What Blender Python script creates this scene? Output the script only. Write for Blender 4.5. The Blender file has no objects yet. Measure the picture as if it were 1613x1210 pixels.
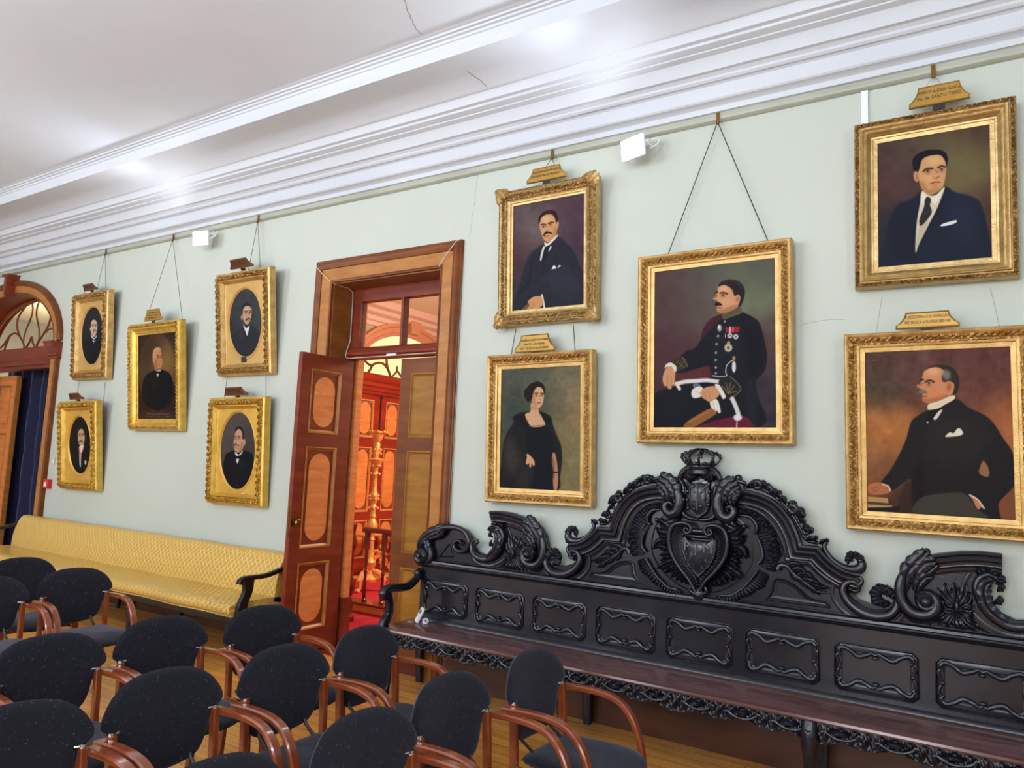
import bpy, bmesh, math, random
import numpy as np
from mathutils import Vector, Matrix
from math import sin, cos, pi, radians, sqrt, atan2
random.seed(7); rng = np.random.default_rng(7)
S = bpy.context.scene
COL = S.collection
# ------------------------------------------------------------------ camera
RM = np.array([[0.84468527,-0.02325035,-0.53475809],[0.5335968,0.11535069,0.83783571],[0.04220474,-0.99305269,0.10984134]])
CAM = np.array([0.0,-4.703,1.70]); FPX = 1150.0
cd = bpy.data.cameras.new('camera'); cam = bpy.data.objects.new('camera', cd); COL.objects.link(cam)
cd.sensor_fit = 'HORIZONTAL'; cd.sensor_width = 36; cd.lens = FPX/1613*36; cd.clip_start = .05
cm = Matrix(((RM[0][0],-RM[0][1],-RM[0][2],CAM[0]),(RM[1][0],-RM[1][1],-RM[1][2],CAM[1]),(RM[2][0],-RM[2][1],-RM[2][2],CAM[2]),(0,0,0,1)))
cam.matrix_world = cm
S.camera = cam
# ------------------------------------------------------------------ exposure, world, room light
S.view_settings.view_transform = 'Standard'; S.view_settings.look = 'None'
S.view_settings.gamma = 1; S.view_settings.exposure = 0.52; S.view_settings.use_curve_mapping = False
W = bpy.data.worlds.new('world'); S.world = W; W.use_nodes = True
W.node_tree.nodes['Background'].inputs[0].default_value = (.75,.85,1,1)
W.node_tree.nodes['Background'].inputs[1].default_value = .6
def area(name, loc, target, sx, sy, power, col):
    l = bpy.data.lights.new(name, 'AREA'); l.shape = 'RECTANGLE'; l.size = sx; l.size_y = sy; l.energy = power; l.color = col
    o = bpy.data.objects.new(name, l); COL.objects.link(o); o.location = loc
    o.rotation_euler = (Vector(target)-Vector(loc)).to_track_quat('-Z','Y').to_euler(); return o
def spot(name, loc, target, power, col, ang=110, blend=.8, rad=.06):
    l = bpy.data.lights.new(name, 'SPOT'); l.energy = power; l.color = col; l.spot_size = radians(ang); l.spot_blend = blend; l.shadow_soft_size = rad
    o = bpy.data.objects.new(name, l); COL.objects.link(o); o.location = loc
    o.rotation_euler = (Vector(target)-Vector(loc)).to_track_quat('-Z','Y').to_euler(); return o
# daylight panels added at three unseen windows opposite, to brighten the room
for i, x in enumerate((-10.0,-5.6,-1.2)):
    area('window_light', (x,-8.85,2.3), (x-.6,0,1.6), 1.5, 2.6, 80, (.90,.95,1))
area('window_light', (2.45,-5.2,2.3), (0,-4.6,1.6), 1.5, 2.4, 60, (.92,.96,1))  # added panel on the windowless east wall, brightens the open door leaf
# floodlights on the picture rail in view (they light the ceiling)
FLOODS = [(-7.0,-.17,4.0),(-2.0,-.17,4.0)]
for (x,y,z) in FLOODS:
    area('flood_light', (x-.05,y-.09,z-.03), (x-.4,y-1.6,z+.25), .18, .13, 4.5, (.84,.91,1))
    spot('flood_light', (x-.05,y-.12,z), (x-1.3,y-1.9,4.77), 26, (.84,.91,1), 95, 1, .08)
for (x,y,z) in [(-9.2,-8.7,4.02),(-4.4,-8.7,4.02),(.4,-8.7,4.02)]:
    spot('flood_light', (x,y,z), (x,y+2.6,z+1.5), 330, (.82,.89,1), 160, 1, .15)  # unseen floods on the opposite wall, added to brighten the ceiling
# unseen uplights added above and behind the viewer to brighten the ceiling
for x in (-8.5,-4.6,-.8):
    area('chandelier_light', (x,-5.6,3.35), (x,-5.2,4.7), 1.0, 1.0, 62, (.80,.89,1))
# warm lamp in the stair hall beyond the door, and in the room behind the arch
area('hall_light', (-4.1,3.3,3.7), (-6.6,2.9,.6), 1.2, 1.2, 130, (1,.76,.54))
l_=bpy.data.lights.new('hall_lamp','POINT'); l_.energy=34; l_.color=(1,.84,.68); l_.shadow_soft_size=.25; l_=bpy.data.objects.new('hall_lamp',l_); COL.objects.link(l_); l_.location=(-4.2,2.6,2.2)  # fill light added out of view to brighten the hall's upper walls
l_=bpy.data.lights.new('arch_lamp','POINT'); l_.energy=90; l_.color=(1,.88,.66); l_.shadow_soft_size=.25; l_=bpy.data.objects.new('arch_lamp',l_); COL.objects.link(l_); l_.location=(-12.9,1.7,3.3)  # added fill, brightens the view through the arched fanlight
area('arch_room_light', (-12.0,2.2,3.7), (-12,2.4,0), 1.0, 1.0, 80, (1,.75,.45))
# ------------------------------------------------------------------ helpers
def at(u, v, y=0.0):
    r = RM@np.array([(u-806.5)/FPX,(v-605)/FPX,1.0]); t = (y-CAM[1])/r[1]; p = CAM+t*r; return (float(p[0]),float(p[1]),float(p[2]))
def struct(o): o['kind'] = 'structure'; return o
def tag(o, label=None, cat=None, group=None, kind=None):
    if label: o['label'] = label
    if cat: o['category'] = cat
    if group: o['group'] = group
    if kind: o['kind'] = kind
    return o
def empty(name, loc=(0,0,0), rot=(0,0,0)):
    o = bpy.data.objects.new(name, None); COL.objects.link(o); o.location = loc; o.rotation_euler = rot; o.empty_display_size = .1; return o
def copy_tree(o, parent=None):
    c = o.copy(); COL.objects.link(c); c.parent = parent
    for ch in list(o.children): copy_tree(ch, c)
    return c
class MB:
    def __init__(s): s.v = []; s.f = []; s.m = []; s.mi = 0
    def add(s, vs, fs):
        b = len(s.v); s.v += [tuple(map(float,p)) for p in vs]; s.f += [tuple(b+i for i in f) for f in fs]; s.m += [s.mi]*len(fs); return s
    def box(s, x0,x1,y0,y1,z0,z1):
        return s.add([(x0,y0,z0),(x1,y0,z0),(x1,y1,z0),(x0,y1,z0),(x0,y0,z1),(x1,y0,z1),(x1,y1,z1),(x0,y1,z1)],
            [(0,3,2,1),(4,5,6,7),(0,1,5,4),(1,2,6,5),(2,3,7,6),(3,0,4,7)])
    def grid(s, P, cu=False, cv=False, flip=False):
        n = len(P); m = len(P[0]); vs = [p for r in P for p in r]; fs = []
        for i in range(n if cu else n-1):
            for j in range(m if cv else m-1):
                a=i*m+j; b=i*m+(j+1)%m; c=((i+1)%n)*m+(j+1)%m; d=((i+1)%n)*m+j
                fs.append((a,d,c,b) if flip else (a,b,c,d))
        return s.add(vs, fs)
    def tube(s, pts, r, n=8, caps=True, ell=1.0, closed=False, up=None):
        pts = [Vector(p) for p in pts]; N = len(pts)
        if not hasattr(r,'__len__'): r = [r]*N
        rings = []; nrm = None
        for i,p in enumerate(pts):
            if closed: t = pts[(i+1)%N]-pts[i-1]
            else: t = (pts[min(i+1,N-1)]-pts[max(i-1,0)])
            t = t.normalized() if t.length>1e-9 else Vector((0,0,1))
            if nrm is None:
                a = Vector(up) if up else (Vector((0,0,1)) if abs(t.z)<.9 else Vector((1,0,0)))
                nrm = (a-t*a.dot(t)).normalized()
            else:
                nrm = (nrm-t*nrm.dot(t)); nrm = nrm.normalized() if nrm.length>1e-6 else t.orthogonal().normalized()
            b = t.cross(nrm)
            rings.append([p+nrm*(r[i]*cos(2*pi*k/n))+b*(r[i]*ell*sin(2*pi*k/n)) for k in range(n)])
        base = len(s.v); s.grid(rings, cu=closed, cv=True)
        if caps and not closed:
            s.f.append(tuple(base+k for k in range(n-1,-1,-1))); s.m.append(s.mi)
            s.f.append(tuple(base+(N-1)*n+k for k in range(n))); s.m.append(s.mi)
        return s
    def bar(s, pts, hw, hh, up=(0,0,1), ch=.25):
        """rectangular section bar (chamfered) along a path"""
        pts = [Vector(p) for p in pts]; N = len(pts); up = Vector(up); rings = []
        if not hasattr(hw,'__len__'): hw=[hw]*N
        if not hasattr(hh,'__len__'): hh=[hh]*N
        for i,p in enumerate(pts):
            t = (pts[min(i+1,N-1)]-pts[max(i-1,0)]).normalized(); b = t.cross(up).normalized(); n = b.cross(t)
            a,h = hw[i],hh[i]; c = ch*min(a,h)
            rings.append([p+b*x+n*z for x,z in ((a-c,-h),(a,-h+c),(a,h-c),(a-c,h),(-a+c,h),(-a,h-c),(-a,-h+c),(-a+c,-h))])
        base = len(s.v); s.grid(rings, cv=True, flip=True)
        s.f.append(tuple(base+k for k in range(8))); s.m.append(s.mi)
        s.f.append(tuple(base+(N-1)*8+k for k in range(7,-1,-1))); s.m.append(s.mi)
        return s
    def lathe(s, c, prof, n=20, axis='z', sweep=(0,2*pi)):
        full = abs(sweep[1]-sweep[0]-2*pi)<1e-6; P = []
        for k in range(n if full else n+1):
            a = sweep[0]+(sweep[1]-sweep[0])*k/n; row = []
            for r,h in prof:
                x,y = r*cos(a), r*sin(a)
                row.append({'z':(c[0]+x,c[1]+y,c[2]+h),'y':(c[0]+x,c[1]-h,c[2]+y),'x':(c[0]+h,c[1]+x,c[2]+y)}[axis])
            P.append(row)
        return s.grid(P, cu=full, flip=(axis=='y'))
    def prism(s, poly, y0, y1):
        """polygon in XZ extruded in y; y0 is the front (smaller y)"""
        a = sum(poly[i][0]*poly[(i+1)%len(poly)][1]-poly[(i+1)%len(poly)][0]*poly[i][1] for i in range(len(poly)))
        if a<0: poly = poly[::-1]
        n = len(poly); vs = [(x,y0,z) for x,z in poly]+[(x,y1,z) for x,z in poly]
        fs = [tuple(range(n)), tuple(range(2*n-1,n-1,-1))]+[(i,i+n,(i+1)%n+n,(i+1)%n) for i in range(n)]
        return s.add(vs, fs)
    def sphere(s, c, r, nu=10, nv=8, sc=(1,1,1)):
        return s.grid([[(c[0]+r*sc[0]*sin(pi*i/nv)*cos(2*pi*j/nu), c[1]+r*sc[1]*sin(pi*i/nv)*sin(2*pi*j/nu), c[2]+r*sc[2]*cos(pi*i/nv)) for j in range(nu)] for i in range(nv+1)], cv=True, flip=True)
    def sweep(s, path, prof, N=(0,-1,0), closed=False, caps=True):
        """prof (a,b): a sideways to the right of travel seen from N, b along N; mitred corners"""
        P = [Vector(p) for p in path]; N = Vector(N); n = len(P); rows = []
        for i in range(n):
            t1 = (P[i]-P[i-1]).normalized() if (i>0 or closed) else None
            t2 = (P[(i+1)%n]-P[i]).normalized() if (i<n-1 or closed) else None
            if t1 is None: t1 = t2
            if t2 is None: t2 = t1
            s1 = t1.cross(N); s2 = t2.cross(N); m = s1+s2
            m = m.normalized() if m.length>1e-6 else s1
            k = 1/max(.35, m.dot(s1))
            rows.append([P[i]+m*(a*k)+N*b for a,b in prof])
        base = len(s.v); s.grid(rows, cu=closed)
        if caps and not closed:
            q = len(prof)
            s.f.append(tuple(base+k for k in range(q-1,-1,-1))); s.m.append(s.mi)
            s.f.append(tuple(base+(n-1)*q+k for k in range(q))); s.m.append(s.mi)
        return s
    def build(s, name, mat, parent=None, smooth=40, loc=None, bevel=0, recalc=True):
        me = bpy.data.meshes.new(name); me.from_pydata(s.v, [], s.f)
        mats = mat if isinstance(mat,(list,tuple)) else [mat]
        for m in mats: me.materials.append(m)
        if len(mats)>1: me.polygons.foreach_set('material_index', s.m)
        if recalc:
            bm = bmesh.new(); bm.from_mesh(me); bmesh.ops.remove_doubles(bm, verts=bm.verts, dist=1e-5)
            bmesh.ops.recalc_face_normals(bm, faces=bm.faces); bm.to_mesh(me); bm.free()
        if smooth:
            me.polygons.foreach_set('use_smooth', [True]*len(me.polygons))
            try: me.set_sharp_from_angle(angle=radians(smooth))
            except Exception: pass
        o = bpy.data.objects.new(name, me); COL.objects.link(o)
        if parent: o.parent = parent
        if loc: o.location = loc
        if bevel:
            b = o.modifiers.new('bevel','BEVEL'); b.width = bevel; b.segments = 2; b.limit_method='ANGLE'; b.angle_limit = radians(50)
        return o
def crom(pts, n=6, closed=False):
    """Catmull-Rom through points (tuples of any length)"""
    P = [np.array(p,float) for p in pts]; N = len(P); out = []
    for i in range(N if closed else N-1):
        p0 = P[i-1] if (i>0 or closed) else 2*P[0]-P[1]; p1 = P[i]; p2 = P[(i+1)%N]
        p3 = P[(i+2)%N] if (i+2<N or closed) else 2*P[-1]-P[-2]
        for k in range(n):
            t = k/n; out.append(tuple(.5*((2*p1)+(p2-p0)*t+(2*p0-5*p1+4*p2-p3)*t*t+(3*p1-p0-3*p2+p3)*t**3)))
    if not closed: out.append(tuple(P[-1]))
    return out
def acan(m,spine,wd,y0,lift=.016,lobes=4,curl=.02,n=26,k=11):
    S_=crom(spine,8); N=len(S_); idx=[min(N-1,int(i*(N-1)/n)) for i in range(n+1)]; P=[np.array(S_[i]) for i in idx]; rows=[]
    for i,p in enumerate(P):
        t=i/n; d=P[min(i+1,n)]-P[max(i-1,0)]; d=d/(np.linalg.norm(d)+1e-9); nrm=np.array([-d[1],d[0]])
        w=wd*(max(0,sin(pi*(.10+.88*t))))**.7*(.80+.20*abs(cos(pi*lobes*t)))*1.25
        row=[]
        for j in range(k):
            v=-1+2*j/(k-1); h=lift*(1-.55*v*v)*(.55+.45*sin(pi*(.15+.8*t)))+lift*.12*cos(2*pi*(1.5*abs(v)+.5))+lift*.20*cos(2*pi*(lobes*t-.6*abs(v)))*abs(v)-lift*.28*max(0,1-abs(v)*4)
            if j in (0,k-1): h=-.004
            q=p+nrm*w*v-d*wd*.35*abs(v)*0; row.append((q[0],y0-h-curl*t**3,q[1]))
        rows.append(row)
    m.grid(rows); return m
# ------------------------------------------------------------------ materials
def lin(c):
    c = [x/255 for x in c]; return tuple(((x/12.92) if x<=.04045 else ((x+.055)/1.055)**2.4) for x in c)
def newmat(name, col=(200,200,200), rough=.5, metal=0, spec=.5, coat=0):
    m = bpy.data.materials.new(name); m.use_nodes = True; b = m.node_tree.nodes['Principled BSDF']
    b.inputs['Base Color'].default_value = (*lin(col),1); b.inputs['Roughness'].default_value = rough; b.inputs['Metallic'].default_value = metal
    b.inputs['Specular IOR Level'].default_value = spec; b.inputs['Coat Weight'].default_value = coat; b.inputs['Coat Roughness'].default_value = .12
    return m, m.node_tree, b
def nd(nt, typ, **kw):
    n = nt.nodes.new(typ)
    for k,v in kw.items():
        if k in n.inputs.keys(): n.inputs[k].default_value = v
        else: setattr(n,k,v)
    return n
def ramp(nt, stops):
    r = nt.nodes.new('ShaderNodeValToRGB'); e = r.color_ramp.elements
    while len(e)<len(stops): e.new(.5)
    for i,(p,c) in enumerate(stops): e[i].position = p; e[i].color = (*lin(c),1)
    return r
def noisy(name, c1, c2, scale=(4,4,4), rough=.5, metal=0, detail=5, bump=0, bscale=40, spec=.5, coat=0, dist=0, lo=.3, hi=.7, rvar=0):
    m,nt,b = newmat(name, c1, rough, metal, spec, coat)
    tc = nd(nt,'ShaderNodeTexCoord'); mp = nd(nt,'ShaderNodeMapping'); mp.inputs['Scale'].default_value = scale
    nt.links.new(tc.outputs['Object'], mp.inputs[0])
    no = nd(nt,'ShaderNodeTexNoise', Scale=1.0, Detail=detail, Distortion=dist); nt.links.new(mp.outputs[0], no.inputs['Vector'])
    r = ramp(nt, [(lo,c1),(hi,c2)]); nt.links.new(no.outputs['Fac'], r.inputs[0]); nt.links.new(r.outputs[0], b.inputs['Base Color'])
    if rvar:
        mr = nd(nt,'ShaderNodeMapRange'); mr.inputs[3].default_value = rough-rvar; mr.inputs[4].default_value = rough+rvar
        nt.links.new(no.outputs['Fac'], mr.inputs[0]); nt.links.new(mr.outputs[0], b.inputs['Roughness'])
    if bump:
        n2 = nd(nt,'ShaderNodeTexNoise', Scale=bscale, Detail=3.0); nt.links.new(tc.outputs['Object'], n2.inputs['Vector'])
        bp = nd(nt,'ShaderNodeBump', Strength=bump, Distance=.01); nt.links.new(n2.outputs['Fac'], bp.inputs['Height']); nt.links.new(bp.outputs[0], b.inputs['Normal'])
    return m
M = {}
M['wall'] = noisy('wall_paint', (187,193,182),(194,200,189),(.7,.7,.7), .62, bump=.05, bscale=25)
M['plaster'] = noisy('white_plaster', (206,213,224),(220,227,236),(.5,.5,.5), .65, bump=.06, bscale=8)
M['cornice'] = noisy('cornice_plaster', (194,198,206),(208,212,219),(.5,.5,.5), .65, bump=.06, bscale=8)  # same plaster as the ceiling, darkened so the cornice looks less lit
M['rail'] = noisy('grey_green_rail_paint', (160,163,148),(178,180,166),(2,2,2), .45)
M['brown'] = noisy('red_brown_door_paint', (106,40,24),(136,58,34),(1.5,1.5,10), .36, bump=.03, bscale=20, rvar=.08, spec=.35)
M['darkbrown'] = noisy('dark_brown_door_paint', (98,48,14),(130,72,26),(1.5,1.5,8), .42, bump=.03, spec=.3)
M['ochre'] = noisy('ochre_grained_paint', (156,98,40),(184,124,60),(3,3,14), .40, detail=8, dist=.4, spec=.35)
M['skirt'] = noisy('dark_skirting_paint', (62,32,16),(90,50,28),(1.5,1.5,8), .4, spec=.35)
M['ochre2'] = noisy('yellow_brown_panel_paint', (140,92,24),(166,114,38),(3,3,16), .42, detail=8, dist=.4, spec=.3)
M['orange'] = noisy('orange_grained_paint', (206,116,58),(232,150,88),(3,3,20), .35, detail=8, dist=.8)
M['jamb'] = noisy('varnished_jamb_wood', (104,58,20),(150,90,38),(3,3,8), .35, detail=8)
M['black_line'] = newmat('dark_gap_paint',(30,14,10),.6)[0]
M['glass'],nt,b = newmat('window_glass',(255,255,255),.02); b.inputs['Transmission Weight'].default_value = 1; b.inputs['IOR'].default_value = 1.08
M['cable'] = newmat('pale_cable',(206,206,196),.5)[0]
M['cord'] = newmat('picture_cord',(58,58,52),.7)[0]
M['brass'] = newmat('aged_brass',(140,104,54),.32,1)[0]
M['chrome'] = newmat('chrome',(205,205,208),.16,1)[0]
M['white_plastic'] = newmat('white_plastic',(232,234,236),.35)[0]
M['red_plastic'] = newmat('red_plastic',(204,36,30),.4)[0]
M['teal'] = newmat('teal_paper',(130,196,196),.6)[0]
M['grey_lcd'] = newmat('grey_display',(104,108,112),.2)[0]
M['gold'] = noisy('gilt_frame', (184,144,84),(218,184,122),(14,14,14), .47, .75, detail=6, bump=.25, bscale=90, rvar=.1)
M['gold_bright'] = noisy('bright_gilt', (204,160,66),(232,196,104),(14,14,14), .43, .75, detail=6, bump=.2, bscale=90, rvar=.08)
M['gold_dull'] = noisy('tarnished_gilt', (176,144,92),(208,180,124),(18,18,18), .44, .78, detail=6, bump=.3, bscale=90)
def carved(name,c1,c2):
    m = noisy(name,c1,c2,(22,22,22),.38,.8,detail=6); nt = m.node_tree; b = nt.nodes['Principled BSDF']
    tc = nd(nt,'ShaderNodeTexCoord'); v = nd(nt,'ShaderNodeTexVoronoi', Scale=62.0); n = nd(nt,'ShaderNodeTexNoise', Scale=70.0, Detail=3.0)
    nt.links.new(tc.outputs['Object'], v.inputs['Vector']); nt.links.new(tc.outputs['Object'], n.inputs['Vector'])
    ad = nd(nt,'ShaderNodeMath', operation='ADD'); nt.links.new(v.outputs['Distance'], ad.inputs[0]); nt.links.new(n.outputs['Fac'], ad.inputs[1])
    bp = nd(nt,'ShaderNodeBump', Strength=.85, Distance=.012); nt.links.new(ad.outputs[0], bp.inputs['Height']); nt.links.new(bp.outputs[0], b.inputs['Normal']); return m
M['gold_c'] = carved('carved_gilt',(150,108,52),(206,168,104)); M['gold_bright_c'] = carved('carved_bright_gilt',(170,124,40),(222,184,88)); M['gold_dull_c'] = carved('carved_tarnished_gilt',(132,100,54),(190,158,104))
M['gold_mat'] = noisy('gilt_mat_board', (190,150,84),(208,168,100),(5,5,5), .5, .3)
M['gold_mat_bright'] = noisy('bright_gilt_mat', (204,158,60),(222,178,84),(9,9,9), .42, .4)
M['plaque'] = noisy('gilt_plaque', (150,112,40),(178,138,58),(9,9,9), .4, .4)
M['plaque_brown'] = noisy('brown_plaque', (84,48,26),(112,70,40),(9,9,9), .45, .1)
M['letter'] = newmat('black_lettering',(34,26,14),.6)[0]
M['ebony'] = noisy('blackened_carved_wood', (12,13,22),(23,24,37),(6,6,6), .25, detail=6, bump=.06, bscale=60, spec=.6, rvar=.05)
M['seatwood'] = noisy('polished_dark_seat_wood', (70,44,44),(112,78,76),(2,14,14), .16, detail=8, spec=.6)
M['chairwood'] = noisy('reddish_bent_beech', (104,44,20),(146,70,36),(8,8,8), .22, detail=6, coat=.4)
M['candle'] = noisy('gilded_candlestick', (226,150,84),(248,190,120),(20,20,20), .4, .4, bump=.3)
M['worn_letter'] = newmat('worn_relief_letters',(92,92,106),.3)[0]  # same dark wood as the shield, highlights on the letters painted in grey
M['carpet'] = noisy('crimson_carpet', (176,16,44),(198,26,58),(30,30,30), .9, bump=.4, bscale=300)
M['hall_red'] = noisy('hall_red_paint', (134,36,24),(156,50,34),(1.5,1.5,8), .3)
M['mahogany'] = noisy('mahogany_baluster_wood', (96,24,18),(130,40,28),(4,4,12), .22, coat=.4)
M['archwall'] = noisy('grey_room_paint', (150,150,146),(168,168,162),(3,3,3), .7)
M['hallwall'] = noisy('hall_damask_wall', (150,150,120),(176,172,142),(16,16,16), .7)
M['hallceil'] = newmat('hall_cream_plaster',(240,226,196),.7)[0]
M['black_metal'] = newmat('sofa_black_wood',(22,21,24),.3)[0]
def fabric_dark():
    m,nt,b = newmat('speckled_black_wool',(26,26,34),.92,0,.25)
    tc = nd(nt,'ShaderNodeTexCoord'); v = nd(nt,'ShaderNodeTexVoronoi', Scale=140.0); nt.links.new(tc.outputs['Object'], v.inputs['Vector'])
    r = ramp(nt,[(.0,(190,190,205)),(.13,(100,100,120)),(.2,(26,26,34))]); nt.links.new(v.outputs['Distance'], r.inputs[0])
    n = nd(nt,'ShaderNodeTexNoise', Scale=60.0, Detail=2.0); nt.links.new(tc.outputs['Object'], n.inputs['Vector'])
    r2 = ramp(nt,[(.52,(0,0,0)),(.62,(255,255,255))]); nt.links.new(n.outputs['Fac'], r2.inputs[0])
    mx = nd(nt,'ShaderNodeMix', data_type='RGBA'); mx.inputs[6].default_value = (*lin((24,24,33)),1)
    nt.links.new(r2.outputs[0], mx.inputs[0]); nt.links.new(r.outputs[0], mx.inputs[7]); nt.links.new(mx.outputs[2], b.inputs['Base Color'])
    b.inputs['Sheen Weight'].default_value = .25; b.inputs['Sheen Roughness'].default_value = .5
    b.inputs['Sheen Tint'].default_value = (.62,.62,.8,1)
    return m
M['fabric'] = fabric_dark()
def damask():
    m,nt,b = newmat('yellow_lattice_damask',(214,176,92),.55,0,.4)
    tc = nd(nt,'ShaderNodeTexCoord'); sp = nd(nt,'ShaderNodeSeparateXYZ'); nt.links.new(tc.outputs['UV'], sp.inputs[0])
    def math_(op,a,b_=None):
        n = nt.nodes.new('ShaderNodeMath'); n.operation = op
        for i,x in enumerate((a,b_)):
            if x is None: continue
            if isinstance(x,(int,float)): n.inputs[i].default_value = x
            else: nt.links.new(x, n.inputs[i])
        return n.outputs[0]
    k = 1/.062; u = math_('MULTIPLY', sp.outputs[0], k); v = math_('MULTIPLY', sp.outputs[1], k*.9)
    wob = math_('MULTIPLY', math_('SINE', math_('MULTIPLY', v, 2*pi)), .05); u = math_('ADD', u, wob)
    a = math_('PINGPONG', math_('ADD',u,v), .5); c = math_('PINGPONG', math_('SUBTRACT',u,v), .5)
    d = math_('MINIMUM', a, c); r = ramp(nt,[(.03,(238,212,140)),(.09,(204,160,72))]); nt.links.new(d, r.inputs[0])
    n = nd(nt,'ShaderNodeTexNoise', Scale=300.0); mx = nd(nt,'ShaderNodeMix', data_type='RGBA', blend_type='MULTIPLY'); mx.inputs[0].default_value=.12
    nt.links.new(r.outputs[0], mx.inputs[6]); nt.links.new(n.outputs['Color'], mx.inputs[7]); nt.links.new(mx.outputs[2], b.inputs['Base Color'])
    r3 = ramp(nt,[(.03,(90,90,90)),(.09,(160,160,160))]); nt.links.new(d, r3.inputs[0]); nt.links.new(r3.outputs[0], b.inputs['Roughness'])
    return m
M['damask'] = damask()
def velvet():
    m,nt,b = newmat('navy_velvet',(16,20,52),.7,0,.2); b.inputs['Sheen Weight'].default_value=.8; b.inputs['Sheen Tint'].default_value=(.35,.4,.8,1); return m
M['velvet'] = velvet()
def plank():
    m,nt,b = newmat('yellow_pine_planks',(190,140,70),.32)
    tc = nd(nt,'ShaderNodeTexCoord')
    br = nd(nt,'ShaderNodeTexBrick', Scale=1.0); br.inputs['Brick Width'].default_value=3.2; br.inputs['Row Height'].default_value=.11
    br.inputs['Mortar Size'].default_value=.0022; br.inputs['Color1'].default_value=(*lin((196,142,66)),1); br.inputs['Color2'].default_value=(*lin((224,172,92)),1); br.inputs['Mortar'].default_value=(*lin((60,38,16)),1); br.offset=.37
    nt.links.new(tc.outputs['Object'], br.inputs['Vector'])
    mp = nd(nt,'ShaderNodeMapping'); mp.inputs['Scale'].default_value=(1.2,22,1); nt.links.new(tc.outputs['Object'], mp.inputs[0])
    n = nd(nt,'ShaderNodeTexNoise', Scale=1.5, Detail=8.0, Distortion=1.2); nt.links.new(mp.outputs[0], n.inputs['Vector'])
    r = ramp(nt,[(.3,(150,100,50)),(.5,(230,190,140)),(.75,(255,240,210))]); nt.links.new(n.outputs['Fac'], r.inputs[0])
    mx = nd(nt,'ShaderNodeMix', data_type='RGBA', blend_type='MULTIPLY'); mx.inputs[0].default_value=.6
    nt.links.new(br.outputs['Color'], mx.inputs[6]); nt.links.new(r.outputs[0], mx.inputs[7]); nt.links.new(mx.outputs[2], b.inputs['Base Color'])
    return m
M['plank'] = plank()
def emit(name, col, st):
    m = bpy.data.materials.new(name); m.use_nodes = True; nt = m.node_tree; nt.nodes.clear()
    e = nd(nt,'ShaderNodeEmission'); e.inputs[0].default_value=(*lin(col),1); e.inputs[1].default_value=st
    o = nd(nt,'ShaderNodeOutputMaterial'); nt.links.new(e.outputs[0], o.inputs[0]); return m
M['led'] = emit('lit_led_panel',(240,246,255),14)
def vcol():
    m,nt,b = newmat('oil_paint',(255,255,255),.55,0,.10); a = nd(nt,'ShaderNodeAttribute'); a.attribute_name='paint'; nt.links.new(a.outputs['Color'], b.inputs['Base Color'])
    tc = nd(nt,'ShaderNodeTexCoord'); n = nd(nt,'ShaderNodeTexNoise', Scale=120.0); nt.links.new(tc.outputs['Object'], n.inputs['Vector'])
    bp = nd(nt,'ShaderNodeBump', Strength=.06, Distance=.005); nt.links.new(n.outputs['Fac'], bp.inputs['Height']); nt.links.new(bp.outputs[0], b.inputs['Normal']); return m
M['paint'] = vcol()
# ------------------------------------------------------------------ room shell
XL, XR, YB, ZC = -13.2, 2.6, -9.0, 4.77
D1 = dict(xl=-5.012, xr=-3.741, zt=3.31, dep=.28)           # doorway opening
A2 = dict(cx=-11.30, a=1.26, zs=3.02, b=.74)                  # arch opening: centre, half width, spring height, rise
def arch(a, b, zs, n=24, cx=A2['cx']): return [(cx+a*cos(pi*k/n), zs+b*sin(pi*k/n)) for k in range(n+1)]   # right to left
m = MB()
WT = .36
def wallbox(x0,x1,z0,z1): m.box(x0,x1,0,WT,z0,z1)
wallbox(XL-.2, A2['cx']-A2['a'], -.02, 4.13); wallbox(A2['cx']+A2['a'], D1['xl'], -.02, 4.13)
wallbox(D1['xl'], D1['xr'], D1['zt'], 4.13); wallbox(D1['xr'], XR+.2, -.02, 4.13)
ap = arch(A2['a'], A2['b'], A2['zs'])
for (x0,z0),(x1,z1) in zip(ap, ap[1:]):
    m.add([(x0,0,z0),(x0,0,4.13),(x1,0,4.13),(x1,0,z1),(x0,WT,z0),(x0,WT,4.13),(x1,WT,4.13),(x1,WT,z1)], [(0,1,2,3),(0,3,7,4),(4,7,6,5)])
struct(m.build('wall_north', M['wall'], smooth=0, recalc=False))
struct(MB().box(XL-.2, XR+.2, YB-.2, 0, -.12, 0).build('floor', M['plank'], smooth=0))
m = MB().box(XL-.2,XL,YB,0,0,ZC+.1); struct(m.build('wall_west', M['wall'], smooth=0))
struct(MB().box(XR,XR+.2,YB,0,0,ZC+.1).build('wall_east', M['wall'], smooth=0))
m = MB(); wx = [-10.0,-5.6,-1.2]; e = [XL-.2]+[v for x in wx for v in (x-.8,x+.8)]+[XR+.2]
for i in range(0,len(e),2): m.box(e[i],e[i+1],YB-.2,YB,0,ZC+.1)
for x in wx: m.box(x-.8,x+.8,YB-.2,YB,0,.9); m.box(x-.8,x+.8,YB-.2,YB,3.7,ZC+.1)
struct(m.build('wall_south', M['wall'], smooth=0))
for i,x in enumerate(wx):
    f = MB(); f.sweep([(x-.8,YB-.05,.9),(x+.8,YB-.05,.9),(x+.8,YB-.05,3.7),(x-.8,YB-.05,3.7)],[(0,0),(0,.06),(-.07,.06),(-.07,0)],N=(0,1,0),closed=True)
    f.box(x-.03,x+.03,YB-.09,YB-.05,.95,3.65); f.box(x-.75,x+.75,YB-.09,YB-.05,2.5,2.56)
    struct(f.build('window_%d'%(i+1), M['white_plastic']))  # unseen windows, added to go with the daylight panels
struct(MB().box(XL-.2,XR+.2,YB-.2,-.89,ZC,ZC+.12).build('ceiling', M['plaster'], smooth=0))
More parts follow.
